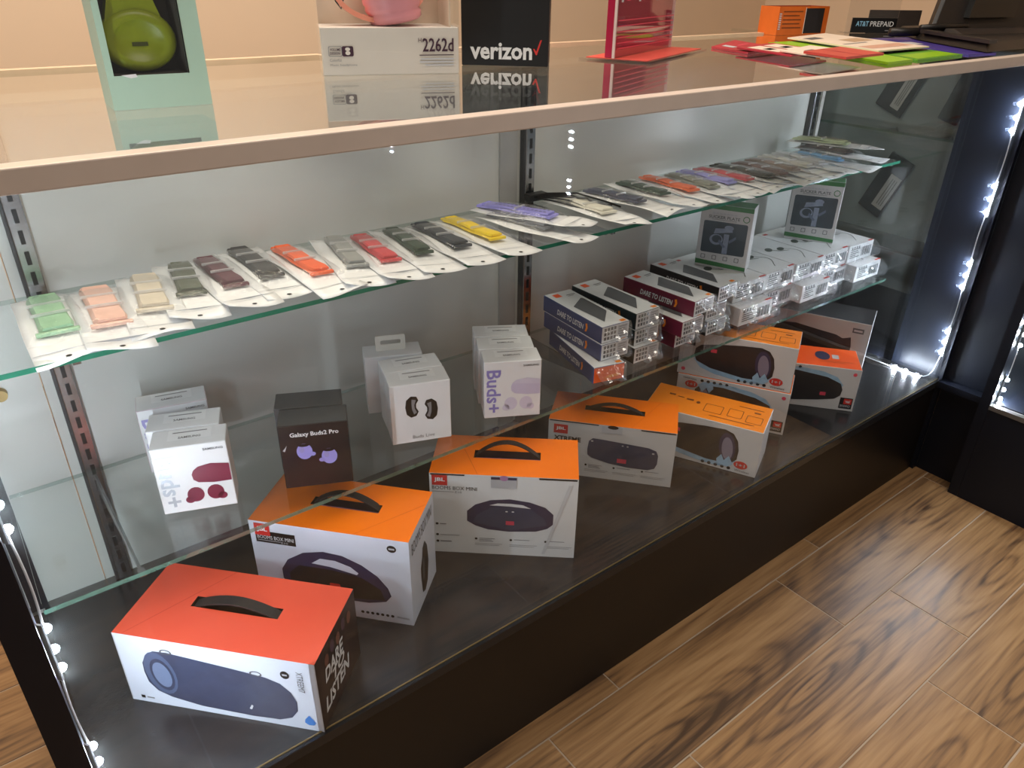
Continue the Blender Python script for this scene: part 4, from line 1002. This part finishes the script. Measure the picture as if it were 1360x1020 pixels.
for u in (.012, .085, .165, .218):
    decal(t, 'front', 'price_print', [rect(u, .082+.011*k, u+.012*(.7+.3*(k % 2)), .089+.011*k) for k in range(8)], M_paler, .0006, F=Fs)
    decal(t, 'front', 'small_print', [rect(u+.020, .084+.012*k, u+.020+.030*(.6+.4*((k*7) % 3)/2), .0855+.012*k) for k in range(7)], M_pinkred, .0006, F=Fs)
decal(t, 'front', 'printed_band', [rect(.006, .016+.008*k, .262, .0175+.008*k) for k in range(6)], M_pinkred, .0006, F=Fs)

# leaflets
def leaflet(label, quad, z, th, m, prints=()):
    cx_ = sum(q[0] for q in quad)/4; cy_ = sum(q[1] for q in quad)/4; X, Y = T(cx_, cy_)
    t = thing('leaflet', label, 'leaflet', (X, Y, ZC+z), 0, 'leaflets on the counter')
    P = [Vector((T(*q)[0]-X, T(*q)[1]-Y)) for q in quad]
    th *= .6
    prism('sheet', [tuple(p) for p in P], 0, th, m, t)
    def at(u, v): return (P[0]*(1-u)*(1-v) + P[1]*u*(1-v) + P[2]*u*v + P[3]*(1-u)*v)
    for nm, u0, v0, u1, v1, pm in prints:
        mesh(nm, [(*at(a, b), th+.0003) for a, b in ((u0, v0), (u1, v0), (u1, v1), (u0, v1))], [(0, 1, 2, 3)], pm, t)
    return t
M_crim = mat('crimson_leaflet', (180, 40, 62), .35, var=.08, scale=20); M_cor = mat('coral_leaflet', (194, 70, 62), .35, var=.06, scale=20)
M_lg = mat('lime_leaflet', (136, 186, 20), .35, var=.05, scale=20); M_kg = mat('green_leaflet', (92, 156, 40), .35, var=.08, scale=20)
M_ivory = mat('ivory_leaflet', (232, 216, 200), .4, var=.05, scale=20); M_vio = mat('violet_leaflet', (66, 54, 140), .35, var=.1, scale=20)
# quads: front-left, front-right, back-right, back-left
leaflet('crimson leaflet at the far left of the counter leaflets', [(1.165, .235), (1.30, .255), (1.375, .425), (1.205, .345)], 0, .006, M_crim,
        [('printed_figure', .18, .55, .34, .85, M_paler), ('printed_line', .45, .60, .85, .66, M_pinkred), ('white_panel', .25, .02, .95, .22, M_ivory)])
leaflet('crimson leaflet with two white price panels', [(1.135, .130), (1.27, .150), (1.325, .300), (1.180, .270)], .0062, .004, M_crim,
        [('price_panel', .10, .30, .46, .88, M_ivory), ('price_panel', .54, .30, .92, .88, M_ivory), ('price_print', .18, .5, .38, .64, M_midgrey), ('price_print', .62, .5, .84, .64, M_midgrey)])
leaflet('ivory topped leaflet between the crimson and coral ones', [(1.118, .060), (1.26, .080), (1.300, .205), (1.155, .165)], .0104, .003, M_ivory, [('price_print', .30, .45, .55, .70, M_midgrey)])
leaflet('coral leaflet at the front edge of the counter', [(1.099, .016), (1.217, .024), (1.262, .125), (1.128, .105)], .0136, .006, M_cor, [('fold_line', .42, .02, .45, .98, M_crim)])
leaflet('lime green leaflet beside the coral ones', [(1.225, .018), (1.308, .022), (1.500, .350), (1.385, .352)], .0, .0062, M_lg, [('dark_edge', .60, .30, .80, .42, M_kg)])
leaflet('darker green leaflet at the front edge under the ivory sheet', [(1.325, .022), (1.492, .028), (1.560, .150), (1.390, .140)], .0, .0045, M_kg, [('dark_panel', .02, .65, .98, .98, M_black), ('lime_band', .05, .05, .95, .45, M_lg)])
leaflet('large ivory printed sheet lying across the green leaflets', [(1.338, .098), (1.515, .100), (1.655, .400), (1.455, .358)], .0075, .004, M_ivory,
        [('printed_block', .10, .75, .40, .86, M_midgrey), ('printed_band', .08, .10, .92, .24, mat('rosy_print', (206, 160, 140), .4)), ('printed_band', .45, .45, .90, .62, mat('tan_print', (190, 160, 130), .4)), ('printed_line', .10, .38, .60, .41, M_greyline)])
leaflet('violet leaflets tucked beneath the black printer', [(1.505, .024), (1.596, .016), (1.85, .30), (1.69, .33)], .0, .0035, M_vio, [('white_band', .15, .55, .45, .70, M_paler)])

# orange accessory pack
x, y = T(1.700, .515); rz = R(-10)
w, d, h = .160, .06, .060
c = carton('accessory_pack', 'open orange printed carton with a black panel behind the leaflets', 'box', w, d, h, (x, y, ZC), rz, {'all': mat('burnt_orange_card', (206, 98, 26), .4, var=.06)}, None,
           recess=('top', .003, .003, w-.003, d-.003, .02, mat('red_inside', (150, 50, 24), .6), mat('red_inside', (150, 50, 24), .6)))
decal(c, 'front', 'black_panel', [rect(w*.53, .003, w*.90, h-.004)], mat('pack_black', (44, 40, 40), .25))
decal(c, 'front', 'small_print', lines(.014, h-.012, .075, 5, .0085, .0026, (1, .85, .95, .9)), mat('brown_ink', (120, 58, 8), .5))
decal(c, 'front', 'barcode', [rect(.002, .012+.0045*k, .009, .0145+.0045*k) for k in range(8)], M_paler)
decal(c, 'front', 'white_edge', [rect(w*.52, .002, w*.53, h-.002)], M_ivory)

# small carrier sign on an acrylic stand
x, y = T(1.922, .440); rz = R(-35.4)
t = thing('counter_sign', 'small black carrier sign on a clear acrylic stand', 'sign', (x, y, ZC), rz)
F = Faces(.113, .004, .034); root_F[t.name] = F
box('name_plate', -.0565, .0565, -.002, .002, .0005, .034, M_black, t, bev=.0006)
text(t, 'front', 'AT&T', .010, .015, .042, .0265, mat('pale_blue_print', (140, 190, 220), .4), bold=.02)
text(t, 'front', 'PREPAID', .046, .015, .105, .0265, M_white, bold=.0)
decal(t, 'front', 'small_print', [rect(.086, .005, .106, .007)], M_greyline)
box('acrylic_panel', -.068, .060, .004, .0065, 0, .13, M_ac, t)
box('acrylic_foot', -.068, .060, .0065, .05, 0, .0025, M_ac, t)
x, y = T(2.13, .50)
t = thing('display_card', 'dark card standing behind the small carrier sign', 'sign', (x, y, ZC), R(-32))
prism('card', [(-.075, -.002), (.070, -.002), (.070, .002), (-.075, .002)], .003, .046, mat('dark_card', (52, 44, 40), .5), t)
box('foot', -.05, .05, -.015, .015, 0, .003, M_black, t)

# black printer at the right end of the counter
t = thing('receipt_printer', 'black desktop printer with a paper tray at the right end of the counter', 'printer', (0, 0, ZC))
M_pb = mat('black_plastic', (24, 22, 22), .42, var=.08, bump=.1, bscale=700); M_pg = mat('brown_grey_plastic', (34, 29, 28), .5, var=.06)
prism('paper_tray', [(1.600, .035), (2.26, .035), (2.26, .42), (1.99, .42), (1.795, .262)], .004, .018, M_pb, t, top=[(1.625, .05), (2.26, .05), (2.26, .41), (2.0, .41), (1.805, .255)])
prism('tray_lip', [(1.600, .035), (1.795, .262), (1.815, .255), (1.632, .035)], .018, .024, M_pg, t)
prism('body', [(1.83, .250), (2.265, .172), (2.265, .40), (2.14, .40)], .018, .20, M_pg, t, top=[(1.93, .27), (2.265, .222), (2.265, .40), (2.25, .40)])
prism('paper_slot', [(1.928, .226), (2.088, .198), (2.090, .212), (1.930, .240)], .046, .125, mat('slot_black', (6, 6, 7), .3), t, top=[(1.973, .238), (2.138, .210), (2.140, .224), (1.975, .252)])
prism('output_guide', [(1.835, .190), (2.13, .120), (2.15, .187), (1.855, .240)], .018, .026, M_pg, t, top=[(1.850, .215), (2.14, .150), (2.15, .187), (1.858, .238)])
tube('roller', [(1.800, .264, .027), (1.855, .248, .029), (1.930, .228, .030)], .0065, M_pb, t, 10)
tube('side_knob', [(1.775, .318, .016), (1.80, .300, .017), (1.845, .272, .018)], .009, M_pb, t, 10)
prism('side_panel', [(1.862, .282), (1.832, .260), (1.838, .252), (1.868, .270)], .020, .19, M_pb, t, top=[(1.952, .300), (1.922, .278), (1.928, .270), (1.958, .288)])
